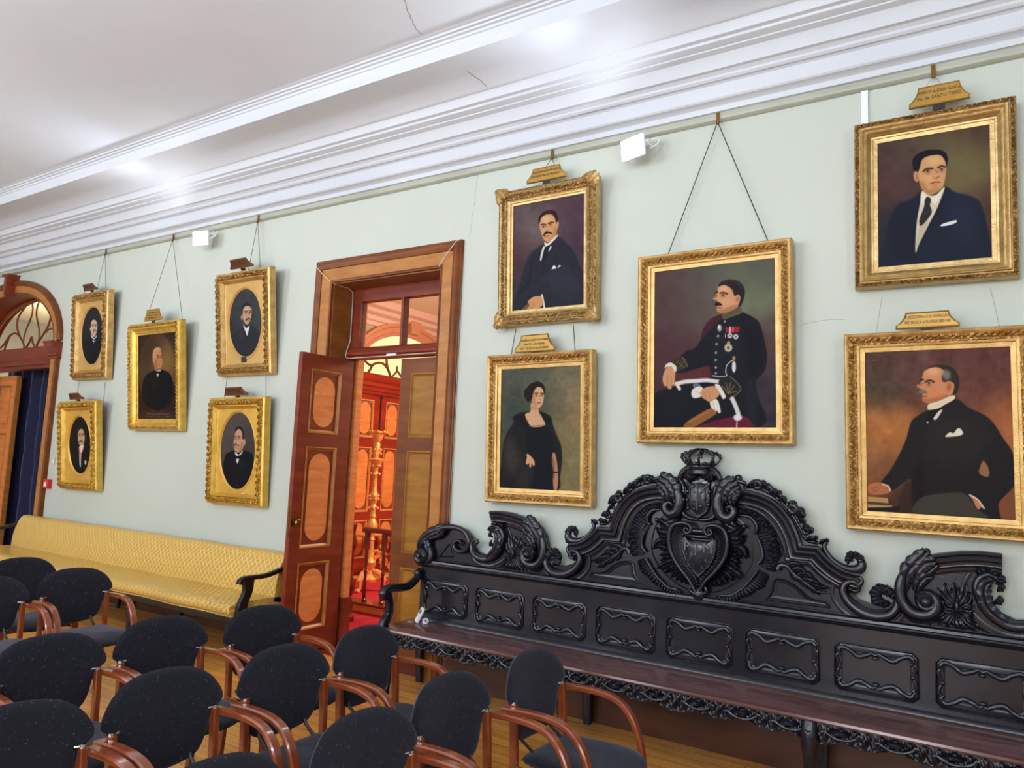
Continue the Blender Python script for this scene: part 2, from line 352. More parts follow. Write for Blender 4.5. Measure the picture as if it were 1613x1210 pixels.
struct(MB().box(D1['xl'],D1['xr'],0,.36,-.12,.0).build('floor_threshold', M['mahogany'], smooth=0))
struct(MB().box(A2['cx']-A2['a'],A2['cx']+A2['a'],0,.36,-.13,-.001).build('floor_arch_threshold', M['plank'], smooth=0))
# cornice: profile in (y,z)
cov = crom([(-.40,4.537),(-.45,4.565),(-.53,4.592),(-.62,4.600),(-.80,4.604)],4)
prof = [(0,4.13),(-.03,4.135),(-.035,4.17),(-.055,4.185),(-.085,4.19),(-.095,4.20),(-.10,4.29),(-.115,4.30),(-.135,4.298),(-.15,4.31),(-.155,4.325),(-.175,4.34),(-.20,4.343),(-.205,4.352),
        (-.215,4.39),(-.24,4.42),(-.28,4.432),(-.282,4.44),(-.30,4.445),(-.33,4.455),(-.332,4.472),(-.36,4.478),(-.365,4.49),(-.372,4.52),(-.385,4.535)]+cov+[(-.80,4.712),(-.812,4.716),(-.815,4.732),(-.835,4.736),(-.838,4.748),(-.858,4.750),(-.864,4.762),(-.885,4.764),(-.895,4.771),(-.90,4.772)]
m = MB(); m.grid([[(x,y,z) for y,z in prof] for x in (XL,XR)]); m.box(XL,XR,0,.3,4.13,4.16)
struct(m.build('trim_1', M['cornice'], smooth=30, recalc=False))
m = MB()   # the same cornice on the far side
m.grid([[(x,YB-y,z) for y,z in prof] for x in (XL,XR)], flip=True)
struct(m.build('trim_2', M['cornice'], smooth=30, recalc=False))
# picture rail
m = MB(); pr_ = [(-.002,4.065),(-.022,4.068),(-.036,4.078),(-.040,4.092),(-.036,4.106),(-.022,4.114),(-.022,4.124),(-.03,4.13),(-.002,4.132)]
m.grid([[(x,y,z) for y,z in pr_] for x in (XL,XR)])
struct(m.build('trim_3', M['rail'], smooth=35))
# skirting
def skirt(name,x0,x1):
    m = MB(); p = [(-.001,0),(-.028,0),(-.028,.28),(-.022,.30),(-.024,.32),(-.012,.34),(-.001,.345)]
    m.grid([[(x,y,z) for y,z in p] for x in (x0,x1)]); return struct(m.build(name, M['skirt'], smooth=35))
skirt('baseboard_north', -3.50, XR); skirt('baseboard_middle', -9.80, -5.27); skirt('baseboard_west', XL, -12.75)
# hairline cracks in plaster
def crack(name, pts, r, mat):
    m = MB(); m.tube(pts, r, 4); return struct(m.build(name, mat, smooth=0))
M['crack'] = newmat('crack_shadow',(120,120,118),.9)[0]; M['crack_soft'] = newmat('fine_crack',(168,170,168),.9)[0]  # grey crack lines, a darker and a paler one
def jag(pts, n=5, j=.012, ax=(0,1,2)):
    out = []
    for a,b in zip(pts,pts[1:]):
        for k in range(n):
            t=k/n; p=[a[i]+(b[i]-a[i])*t for i in range(3)]
            for i in ax: p[i]+=random.uniform(-j,j)
            out.append(tuple(p))
    out.append(pts[-1]); return out
def ceilpt(u,v,z=ZC):
    r = RM@np.array([(u-806.5)/FPX,(v-605)/FPX,1.0]); t = (z-CAM[2])/r[2]; p = CAM+t*r; return tuple(float(q) for q in p)
crack('trim_4', jag([ceilpt(636,-4,ZC),ceilpt(645,20,ZC),ceilpt(651,40,ZC),ceilpt(664,54,ZC)],5,.01,(0,1)), .0022, M['crack'])
c_=[at(700,75,-.79),at(712,80,-.73),at(735,92,-.60),at(756,114,-.48),at(768,143,-.41)]
crack('trim_5', jag([(p[0],y,z) for p,(y,z) in zip(c_,[(-.79,4.611),(-.73,4.609),(-.60,4.602),(-.48,4.575),(-.41,4.545)])],4,.006,(0,)), .0022, M['crack'])
crack('trim_6', jag([at(752,272),at(750,300),at(744,345),at(739,372)],5,.008,(0,)), .0022, M['crack_soft'])
crack('trim_7', jag([at(1262,512),at(1288,506),at(1333,503)],4,.006,(2,)), .0016, M['crack_soft'])
# white cable duct on the wall
tag(MB().box(-.545,-.507,-.02,-.001,3.70,4.062).build('cable_duct', M['white_plastic'], smooth=0), 'narrow white vertical cable duct on the wall behind the uppermost right portrait', 'duct')

# ------------------------------------------------------------------ central doorway (door_1)
xl,xr,zt,dep = D1['xl'],D1['xr'],D1['zt'],D1['dep']
d1 = struct(empty('door_1',(xl,0,0)))
def dpart(m,name,mat,parent=d1,**k):
    o = m.build(name,mat,**k); o.parent = parent; o.matrix_parent_inverse = Matrix.Translation(-Vector(parent.location)); return o
cas_in = [(0,0),(0,.030),(-.008,.034),(-.016,.034),(-.020,.028)]
path = [(xl,0,0),(xl,0,zt),(xr,0,zt),(xr,0,0)]
# profile runs outward (negative a = left of travel)
m = MB(); m.mi=0; m.sweep(path,[(0,0),(0,.028),(-.014,.033),(-.020,.026),(-.024,.026)]); 
m.mi=1; m.sweep(path,[(-.024,.0),(-.024,.026),(-.128,.032),(-.128,0)])
m.mi=0; m.sweep(path,[(-.128,0),(-.128,.03),(-.134,.042),(-.148,.046),(-.160,.056),(-.180,.060),(-.196,.052),(-.205,.034),(-.2145,.03),(-.2145,0)])
dpart(m,'casing',[M['darkbrown'],M['ochre']])
m = MB(); m.box(xl-.001,xl+.012,.0,WT,0,zt); m.box(xr-.012,xr+.001,0,WT,0,zt); m.box(xl,xr,0,WT,zt-.012,zt+.001)
dpart(m,'jamb_lining',M['jamb'],smooth=0)
m = MB(); m.box(xl+.012,xl+.06,.325,.40,0,zt); m.box(xr-.06,xr-.012,.335,.40,0,zt); dpart(m,'rear_jamb',M['orange'],smooth=0)  # orange puts the hall's warm light into the jamb colour
m = MB(); m.box(xl+.012,xl+.085,.318,.405,0,.42); m.box(xr-.07,xr-.012,.335,.405,0,.42); dpart(m,'plinth',M['brown'],smooth=0)
# transom frame + bar
y0,y1 = dep-.03, dep+.05
m = MB(); zb = 2.66
m.box(xl+.012,xl+.115,y0,y1,zb,zt-.012); m.box(xr-.115,xr-.012,y0,y1,zb,zt-.012); m.box(xl+.115,xr-.115,y0,y1,zt-.135,zt-.012)
m.box(-4.39,-4.365,y0,y1,2.73,zt-.135)
dpart(m,'transom_frame',M['brown'],smooth=0)
m = MB(); m.grid([[(x,y,z) for y,z in [(y1,2.625),(y0-.03,2.625),(y0-.035,2.645),(y0-.055,2.655),(y0-.06,2.68),(y0-.04,2.69),(y0-.035,2.71),(y0-.02,2.725),(y0,2.735),(y1,2.735),(y1,2.625)]] for x in (xl+.012,xr-.012)])
dpart(m,'transom_bar',M['brown'])
m = MB().box(xl+.115,xr-.115,dep+.005,dep+.010,2.735,zt-.135); dpart(m,'transom_glass',M['glass'],smooth=0)
dpart(MB().box(-4.47,-4.36,y0-.075,y0-.06,2.628,2.645),'door_sensor',M['white_plastic'],smooth=0)
def leaf(parent, X, swing, face, spec, mats, nm='door_leaf'):
    """leaf in local XZ (x 0..w from hinge, z 0..h, thickness y 0..t), front face y=0"""
    w,h,t = .628, 2.61, .045
    r = empty(nm,(0,0,0)); r.parent = parent; r.matrix_parent_inverse = Matrix.Translation(-Vector(parent.location))
    r.location = X; r.rotation_euler = (0,0,swing)
    rows = spec['rows']; px0,px1 = spec['px']
    m = MB(); m.box(0,px0,0,t,.01,h); m.box(px1,w,0,t,.01,h)
    zz = .01
    for a,b_ in rows: m.box(px0,px1,0,t,zz,a); zz = b_
    m.box(px0,px1,0,t,zz,h)
    m.build('leaf_frame',mats['frame'],r,smooth=0)
    for a,b_ in rows:
        pm = MB(); wd = .030
        for sgn,yy in ((1,0),(-1,t)):
            P = [(px0,yy,a),(px0,yy,b_),(px1,yy,b_),(px1,yy,a)]
            if sgn<0: P = P[::-1]
            pm.sweep(P,[(0,0),(0,.003),(.010,.004),(.014,-.004),(wd,-.013),(wd,-.018)],N=(0,-sgn,0),closed=True)
        pm.build('panel_molding',mats['mold'],r)
        p2 = MB(); p2.box(px0+.02,px1-.02,.014,t-.014,a+.02,b_-.02)
        p2.build('door_panel',mats['panel'],r,smooth=0)
        if spec.get('oval'):
            cx=(px0+px1)/2; hw=(px1-px0)/2-.058; q=[]
            za,zb_=a+.058,b_-.058; rr=min(hw,(zb_-za)/2)
            for k in range(13): an=pi*k/12; q.append((cx+hw*cos(an), zb_-rr+rr*sin(an)))
            for k in range(13): an=pi+pi*k/12; q.append((cx+hw*cos(an), za+rr+rr*sin(an)))
            MB().prism(q,.0115,.0135).prism(q,t-.0135,t-.0115).build('painted_oval',mats['oval'],r,smooth=0)
    return r
rowsL = [(.20,.775),(.90,1.785),(1.905,2.475)]
# open leaf: hinge at far end of reveal, pointing into the room; front face looks to +x
L1 = leaf(d1,(xl+.006,.275,0),-pi/2,None,dict(rows=rowsL,px=(.148,.512),oval=True),dict(frame=M['brown'],mold=M['ochre'],panel=M['brown'],oval=M['orange']))
# closed leaf: hinged right, face y toward the room
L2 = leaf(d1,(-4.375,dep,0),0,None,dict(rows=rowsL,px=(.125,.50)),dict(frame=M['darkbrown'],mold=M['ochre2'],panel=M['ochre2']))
L2.name = 'door_leaf.closed' if False else L2.name
k = MB(); k.lathe((.585,.107,1.13),[(0,0),(.024,.002),(.034,.016),(.031,.030),(.014,.038),(.011,.058),(.036,.058),(.036,.062)],16,'y'); k.build('door_knob',M['brass'],L1)
k = MB(); k.box(.583,.591,.045,.047,1.205,1.225); k.build('keyhole',M['black_line'],L1,smooth=0)
k = MB(); k.box(.629,.632,.012,.030,1.0,1.26); k.build('lock_plate',M['brass'],L1,smooth=0)
# old electrical cable around the casing
m = MB()
m.tube([(-5.225,-.062,3.505),(-5.18,-.062,3.455),(-5.10,-.064,3.385),(-5.035,-.045,3.33),(-5.0,.0,3.30),(-4.995,.06,3.297),(-4.992,.17,3.296),(-4.99,.225,3.27),(-4.99,.232,3.20),(-4.985,.228,2.80),(-4.985,.19,2.70),(-4.975,.17,2.64),(-4.94,.17,2.622),(-4.6,.175,2.625),(-3.77,.175,2.632)],.0035,6)
tag(m.build('cable',M['cable']),'thin pale cable round the left corner of the central door frame and under its transom','cable')
m = MB(); m.tube([(-3.752,-.038,3.316),(-3.66,-.060,3.405),(-3.56,-.064,3.505),(-3.535,-.02,3.515),(-3.53,-.012,3.45),(-3.527,-.010,2.2),(-3.53,-.010,.4)],.0035,6)
tag(m.build('cable',M['cable']),'thin pale cable crossing the right mitre of the central door frame','cable')

# ------------------------------------------------------------------ arched doorway (door_2)
cx,a,zs,b_ = A2['cx'],A2['a'],A2['zs'],A2['b']
d2 = struct(empty('door_2',(cx,0,0)))
def d2p(m,name,mat,**k): return dpart(m,name,mat,parent=d2,**k)
ar = [(x,0,z) for x,z in arch(a,b_,zs)][::-1]        # left to right
m = MB(); m.mi=0; m.sweep(ar,[(0,0),(0,.03),(-.016,.036),(-.022,.028),(-.026,.028),(-.026,0)]); m.mi=1; m.sweep(ar,[(-.026,0),(-.026,.028),(-.115,.034),(-.115,0)])
m.mi=0; m.sweep(ar,[(-.115,0),(-.115,.032),(-.122,.046),(-.14,.052),(-.155,.064),(-.175,.066),(-.19,.05),(-.195,.03),(-.195,0)])
d2p(m,'arch_casing',[M['darkbrown'],M['ochre']])
m = MB()
for s_ in (-1,1):
    xx = cx+s_*a; lo,hi = (xx,xx+.13) if s_>0 else (xx-.13,xx)
    m.mi=1; m.box(lo,hi,-.032,0,0,2.80); m.mi=0
    m.box(hi if s_>0 else lo-.05, hi+.05 if s_>0 else lo, -.05,0,0,2.80)
d2p(m,'pilaster',[M['darkbrown'],M['ochre']],smooth=0)
m = MB()   # impost mouldings and the transom beam
ip = [(.0,2.80),(-.045,2.80),(-.05,2.83),(-.07,2.84),(-.075,2.87),(-.06,2.885),(-.065,2.90),(-.10,2.93),(-.125,2.96),(-.13,2.99),(-.14,2.995),(-.14,3.02),(0,3.02)]
for s_ in (-1,1):
    lo,hi = (cx+a-.02,cx+a+.20) if s_>0 else (cx-a-.20,cx-a+.02)
    m.grid([[(x,y,z) for y,z in ip] for x in (lo,hi)]); m.f += []
    for x in (lo,hi): m.add([(x,y,z) for y,z in ip],[tuple(range(len(ip)))])
ib = [(.34,2.74),(.20,2.74),(.19,2.78),(.17,2.79),(.165,2.83),(.15,2.85),(.12,2.88),(.115,2.92),(.09,2.95),(.08,3.0),(.10,3.02),(.34,3.02)]
m.grid([[(x,y,z) for y,z in ib] for x in (cx-a,cx+a)])
d2p(m,'impost',M['brown'])
m = MB(); m.prism([(cx-.05,3.74),(cx+.05,3.74),(cx+.085,4.02),(cx-.085,4.02)],-.12,0); m.prism([(cx-.03,3.74),(cx+.03,3.74),(cx+.045,4.0),(cx-.045,4.0)],-.14,-.12); m.box(cx-.10,cx+.10,-.15,0,4.0,4.03)
d2p(m,'keystone',M['brown'],smooth=0)
m = MB()   # soffit lining and jambs
P0=[(x,.0,z) for x,z in arch(a-.001,b_-.001,zs)]; m.grid([P0,[(x,WT,z) for x,_,z in P0]]); m.box(cx+a-.02,cx+a,0,WT,0,zs); m.box(cx-a,cx-a+.02,0,WT,0,zs)
d2p(m,'jamb_lining',M['brown'],recalc=False)
m = MB(); m.box(cx+a-.16,cx+a-.02,.22,.30,0,2.74); m.box(cx-a+.02,cx-a+.16,.22,.30,0,2.74); d2p(m,'door_frame',M['brown'],smooth=0)
# fanlight tracery
yy=.27; m = MB()
def tr(pts,r=.014): m.tube([(cx+x,yy,z) for x,z in crom(pts,6)],r,6)
ai,bi = a-.02,b_-.02
tr([(ai*cos(t),zs+bi*sin(t)) for t in np.linspace(0,pi,16)],.022)
for s_ in (-1,1):
    tr([(s_*x,z) for x,z in [(.16,3.03),(.20,3.12),(.34,3.24),(.46,3.38),(.47,3.52),(.36,3.62),(.26,3.69)]])
    tr([(s_*x,z) for x,z in [(.16,3.03),(.05,3.14),(0,3.22)]]); tr([(s_*x,z) for x,z in [(.16,3.03),(.22,3.16),(.20,3.3),(.08,3.5),(.06,3.62),(.10,3.72)]],.011)
    tr([(s_*x,z) for x,z in [(.34,3.24),(.50,3.30),(.66,3.27),(.80,3.16),(.95,3.10),(1.12,3.16)]]); tr([(s_*x,z) for x,z in [(.80,3.03),(.74,3.14),(.66,3.27)]])
    tr([(s_*x,z) for x,z in [(1.05,3.03),(1.0,3.08),(.95,3.10)]])
m.box(cx-a+.02,cx+a-.02,.24,.30,3.02,3.045)
d2p(m,'fanlight_tracery',M['darkbrown'])
m = MB(); m.prism([(cx+ai*cos(t),zs+.02+(bi-.02)*sin(t)) for t in np.linspace(0,pi,25)],.285,.289); d2p(m,'fanlight_glass',M['glass'],smooth=0)
# orange grained door leaf standing half open
lf = leaf(d2,(-12.60,.42,0),radians(2),None,dict(rows=rowsL,px=(.12,.50)),dict(frame=M['orange'],mold=M['ochre'],panel=M['orange']))
lf.scale = (.98,1,1.035)
MB().box(.640,.665,-.012,.05,.01,2.6).build('brass_edge_strip',M['ochre'],lf,smooth=0)
# navy curtain
def curtain(name,x0,x1,y,z0,z1,label):
    m = MB(); n=60; P=[]
    for i in range(n+1):
        t=i/n; x=x0+(x1-x0)*t
        P.append([(x+.02*sin(9*z+i*.2), y+.045*sin(t*2*pi*5.5+.3*sin(z*1.2))+.012*sin(t*31+z), z) for z in np.linspace(z0,z1,14)])
    m.grid(P); o=m.build(name,M['velvet'],recalc=False); return tag(o,label,'curtain')
curtain('curtain',-12.7,-10.9,.62,.02,3.0,'navy blue velvet curtain hanging in long folds behind the arched doorway')
# room behind the arch
m = MB(); m.box(-15.6,-8.7,2.9,3.0,0,4.2); struct(m.build('wall_arch_room_far', M['archwall'],smooth=0))
struct(MB().box(-15.7,-15.6,WT,2.9,0,4.2).build('wall_arch_room_left',M['archwall'],smooth=0))
struct(MB().box(-15.6,-8.7,WT,3.0,4.1,4.2).build('ceiling_arch_room',M['hallceil'],smooth=0))
struct(MB().box(-15.6,-8.7,WT,3.0,-.12,0).build('floor_arch_room',M['plank'],smooth=0))
struct(MB().box(-8.75,-8.68,WT,3.0,0,4.2).build('wall_arch_room_right',M['archwall'],smooth=0))
# red call point and switch plate on the wall
t = empty('fire_call_point',(-9.78,-.03,1.22)); tag(t,'small red fire alarm call point on the wall between the arch and the yellow sofa','alarm')
MB().box(-.055,.055,-.025,.028,-.055,.055).build('housing',M['red_plastic'],t,bevel=.006); MB().box(-.028,.028,-.028,-.024,-.03,.02).build('push_plate',M['white_plastic'],t,smooth=0)
t = empty('light_switch',(-9.74,-.006,1.50)); tag(t,'small cream light switch plate on the wall above the red call point','switch')
MB().box(-.03,.03,-.008,.005,-.05,.05).build('plate',newmat('cream_plastic',(206,202,170),.4)[0],t,bevel=.003); MB().box(-.012,.012,-.012,-.008,-.02,.02).build('rocker',M['white_plastic'],t,smooth=0)
t = empty('cable_box',(-9.49,-.006,3.66)); tag(t,'small round blanking cover painted like the wall, between arch and upper left portrait','cover')
MB().lathe((0,0,0),[(0,.012),(.05,.012),(.06,.004),(.06,-.005)],20,'y').build('disc',M['wall'],t)

# ------------------------------------------------------------------ stair hall beyond the central door
HX = -7.66
struct(MB().box(HX-.1,-2.6,WT,6.9,-.12,0).build('floor_hall',M['carpet'],smooth=0))
struct(MB().box(HX-.1,HX,WT,6.9,0,4.1).build('wall_hall_left',M['hallwall'],smooth=0))
struct(MB().box(HX,-2.6,6.8,6.9,0,4.1).build('wall_hall_far',M['hallwall'],smooth=0))
struct(MB().box(-2.7,-2.6,WT,6.8,0,4.1).build('wall_hall_right',M['hallwall'],smooth=0))
struct(MB().box(HX-.1,-2.6,WT,6.9,4.05,4.15).build('ceiling_hall',M['hallceil'],smooth=0))
m = MB(); cp=[(0,3.70),(.03,3.70),(.04,3.76),(.07,3.78),(.08,3.84),(.15,3.88),(.17,3.93),(.25,3.96),(.27,4.0),(.30,4.05)]
m.grid([[(HX+x,y,z) for x,z in cp] for y in (WT,6.8)]); struct(m.build('trim_8',newmat('hall_pink_cornice',(214,176,160),.6)[0],smooth=30))
hd = struct(empty('door_3',(HX,3.72,0)))
def d3(m,name,mat,**k): return dpart(m,name,mat,parent=hd,**k)
hy, hw_ = 4.12, 1.10; Y0,Y1 = hy-hw_, hy+hw_
m = MB()
for (ya,yb) in ((Y0-.12,Y0),(Y1,Y1+.12)): m.box(HX,HX+.06,ya,yb,0,2.72)
d3(m,'casing',M['orange'],smooth=0)
m = MB(); hp=[(0,2.66),(.06,2.66),(.07,2.70),(.09,2.71),(.10,2.76),(.13,2.78),(.135,2.83),(.16,2.85),(.18,2.90),(.19,2.93),(.20,2.95),(0,2.95)]
m.grid([[(HX+x,y,z) for x,z in hp] for y in (Y0-.25,Y1+.25)]); d3(m,'entablature',M['hall_red'],smooth=30)
hr = [(.25,.80),(.92,1.87),(2.015,2.575)]
for k in range(4):
    ya=3.02+.55*k+.003; yb=ya+.544; p0,p1=ya+.075+(.045 if k%2 else 0),yb-.145+(.045 if k%2 else 0)
    fr=MB(); fr.box(HX,HX+.03,ya,p0,0,2.66); fr.box(HX,HX+.03,p1,yb,0,2.66); z=0
    for a1,b1 in hr: fr.box(HX,HX+.03,p0,p1,z,a1); z=b1
    fr.box(HX,HX+.03,p0,p1,z,2.66); d3(fr,'hall_door_leaf',M['hall_red'],smooth=0)
    for a1,b1 in hr:
        q=MB(); q.sweep([(HX+.03,p0,a1),(HX+.03,p1,a1),(HX+.03,p1,b1),(HX+.03,p0,b1)],[(0,0),(0,.006),(-.016,.006),(-.026,-.012),(-.026,-.02)],N=(1,0,0),closed=True); d3(q,'panel_molding',M['orange'])
        d3(MB().box(HX+.008,HX+.012,p0+.04,p1-.04,a1+.04,b1-.04),'door_panel',M['hall_red'],smooth=0)
        cy=(p0+p1)/2; hw=(p1-p0)/2-.045; za,zb2=a1+.050,b1-.040; o_=[]
        for t in np.linspace(0,pi,12): o_.append((cy+hw*cos(t),zb2-hw+hw*sin(t)))
        for t in np.linspace(pi,2*pi,12): o_.append((cy+hw*cos(t),za+hw+hw*sin(t)))
        q=MB(); q.add([(HX+.016,y,z) for y,z in o_],[tuple(range(len(o_)))]); d3(q,'painted_oval',M['orange'],smooth=0,recalc=False)
q=MB(); q.box(HX+.03,HX+.045,3.558,3.574,0,2.62); q.sphere((HX+.05,3.566,2.63),.02); d3(q,'astragal',M['black_line'])
# fanlight over the hall door: glow put into the pane itself, curved bars
q=MB(); cyf=4.12
def hx(u,v,X=-7.60):
    r = RM@np.array([(540+u*.16537-806.5)/FPX,(440+v*.16537-605)/FPX,1.0]); t=X/r[0]; p=CAM+t*r; return (float(p[1]),float(p[2]))
def tr3(pts,r=.02):
    S_=[hx(*p) for p in pts]
    for P_ in (S_,[(2*cyf-y,z) for y,z in S_]): q.tube([(HX+.05,y,z) for y,z in crom(P_,6)],r,6)
tr3([(150,925),(220,912),(265,860),(290,815),(340,797),(390,805),(430,850),(455,920),(462,965)]); tr3([(190,740),(220,780),(255,812),(290,818)]); tr3([(422,700),(422,775),(425,810),(434,855)]); tr3([(462,940),(500,900),(518,875),(522,830)],.016); tr3([(522,870),(545,905),(580,960)],.016)
q2=MB(); tt=np.linspace(0,pi,28); out=[(cyf+1.10*cos(t),2.95+.70*sin(t)) for t in tt]
q2.mi=0; q2.sweep([(HX,y,z) for y,z in out[::-1]],[(0,0),(0,.05),(-.05,.07),(-.06,.05),(-.13,.06),(-.15,.09),(-.20,.09),(-.20,0)],N=(1,0,0))
d3(q2,'arch_casing',newmat('hall_pink_arch',(196,132,104),.5)[0]); d3(q,'fanlight_tracery',M['darkbrown'])
q=MB(); q.add([(HX+.012,y,z) for y,z in out],[tuple(range(len(out)))])
d3(q,'fanlight_glass',emit('lit_fanlight_pane',(236,222,160),.95),smooth=0,recalc=False)
q=MB(); q.add([(HX+.0,cyf+.02+x,z) for x,z in [(-.10,3.70),(.10,3.70),(.14,4.0),(-.14,4.0)]]+[(HX+.16,cyf+.02+x,z) for x,z in [(-.10,3.70),(.10,3.70),(.14,4.0),(-.14,4.0)]],[(0,1,2,3),(4,7,6,5),(0,4,5,1),(1,5,6,2),(2,6,7,3),(3,7,4,0)])
d3(q,'keystone',newmat('hall_keystone',(190,130,104),.5)[0],smooth=0)
struct(MB().box(HX,HX+.03,WT,3.0-.1,0,.2).build('baseboard_hall',M['mahogany'],smooth=0))
# balustrade on a step
bal = empty('stair_balustrade',(-5.8,1.50,0)); tag(bal,'red mahogany balustrade with turned balusters on a wooden step beyond the open door','balustrade')
MB().box(-.25,1.9,-.02,.14,0,.085).build('step',M['orange'],bal,bevel=.01)
MB().box(-.27,1.92,-.045,.16,.085,.11).build('step_nosing',M['mahogany'],bal,bevel=.008)
hr2 = MB(); hr2.bar([(-.10,.06,.90),(1.9,.06,.90)],.042,.026,ch=.5); hr2.build('top_rail',M['mahogany'],bal)
for i in range(7):
    bb=MB(); x=-.05+.26*i
    bb.box(x-.024,x+.024,.036,.084,.68,.875); bb.lathe((x,.06,.11),[(.028,0),(.028,.02),(.018,.03),(.022,.06),(.019,.2),(.015,.30),(.022,.315),(.022,.33),(.014,.345),(.021,.44),(.022,.52),(.016,.57)],12)
    bb.build('baluster',M['mahogany'],bal)
dr=MB(); dr.bar([(.0,.35,.86),(.35,.5,.62),(1.4,.9,.0)],.035,.03); dr.build('stair_handrail',M['mahogany'],bal)
nw = empty('newel_post',(-5.62,1.08,0)); tag(nw,'turned dark red newel seen in slices at the left edge of the open door gap','newel')
MB().lathe((0,0,0),[(.0,0),(.07,0),(.07,.05),(.035,.08),(.055,.16),(.03,.24),(.06,.34),(.065,.40),(.03,.46),(.03,.7),(.055,.78),(.06,.82),(.03,.9),(.045,1.0),(.0,1.04)],16).build('shaft',M['mahogany'],nw)
# gilded torchere candlestick
tc_ = empty('torchere_candlestick',(-6.68,2.52,0)); tc_.scale=(.80,.80,.885); tag(tc_,'tall carved gilded candlestick standing behind the balustrade in the red hall','candlestick')
g=MB(); g.lathe((0,0,0),[(.0,.12),(.13,.14),(.14,.18),(.06,.24),(.05,.30),(.09,.36),(.10,.42),(.055,.48),(.05,.60),(.045,.72)],18); g.build('stem',M['candle'],tc_)
g=MB(); g.lathe((0,0,0),[(.045,.72),(.06,.74),(.04,.78),(.05,.84),(.085,.90),(.095,.95),(.06,1.02),(.04,1.05),(.055,1.08),(.04,1.12),(.045,1.2),(.055,1.22),(.04,1.25),(.06,1.31),(.075,1.36),(.06,1.42),(.04,1.46),(.032,1.62),(.045,1.68),(.055,1.70),(.035,1.76),(.05,1.80),(.07,1.84),(.13,1.90),(.135,1.915),(.04,1.94),(.04,1.97),(.065,2.03),(.05,2.08),(.055,2.14),(.03,2.18)],18); g.build('carved_shaft',M['candle'],tc_)
for kk in range(10):
    z=[.88,.93,1.33,1.38,2.0,2.06,1.82,.4,1.2,1.7][kk]
    for q_ in range(5): g=MB(); an=q_*2*pi/5+kk; g.sphere((.075*cos(an),.075*sin(an),z),.022,6,5); g.build('leaf_boss',M['candle'],tc_)
g=MB(); g.lathe((0,0,0),[(.03,2.16),(.06,2.19),(.095,2.26),(.10,2.29),(.14,2.31),(.145,2.33),(.13,2.335),(0,2.30)],18)
for q_ in range(8): an=q_*pi/4; g.sphere((.14*cos(an),.14*sin(an),2.325),.026,6,5)
g.build('cup',M['candle'],tc_)
for q_ in range(3):
    g=MB(); an=q_*2*pi/3+.6; g.tube([(.05*cos(an),.05*sin(an),.30),(.16*cos(an),.16*sin(an),.26),(.24*cos(an),.24*sin(an),.16),(.22*cos(an),.22*sin(an),.06),(.27*cos(an),.27*sin(an),.02),(.31*cos(an),.31*sin(an),.05)],[.03,.05,.045,.03,.035,.02],8); g.build('scroll_foot',M['candle'],tc_)
# gilded console fragment at the foot of the hall door
cs = empty('gilded_console',(-7.36,3.42,0)); tag(cs,'carved gilded console base against the red hall door, seen between the balusters','console')
for i in range(14):
    g=MB(); y=random.uniform(-.35,.55); z=random.uniform(.04,.62); 
    g.tube(crom([(0,y,z),(.04,y+.07,z+.06),(.05,y+.02,z+.13),(.02,y-.05,z+.08),(.03,y,z+.04)],4),[.028-.0011*j for j in range(17)],6); g.build('carved_scroll',M['candle'],cs)
MB().box(-.12,.10,-.42,.62,.60,.64).build('console_top',M['candle'],cs,bevel=.01); MB().box(-.14,.14,-.45,.65,0,.04).build('console_plinth',M['candle'],cs,bevel=.01)
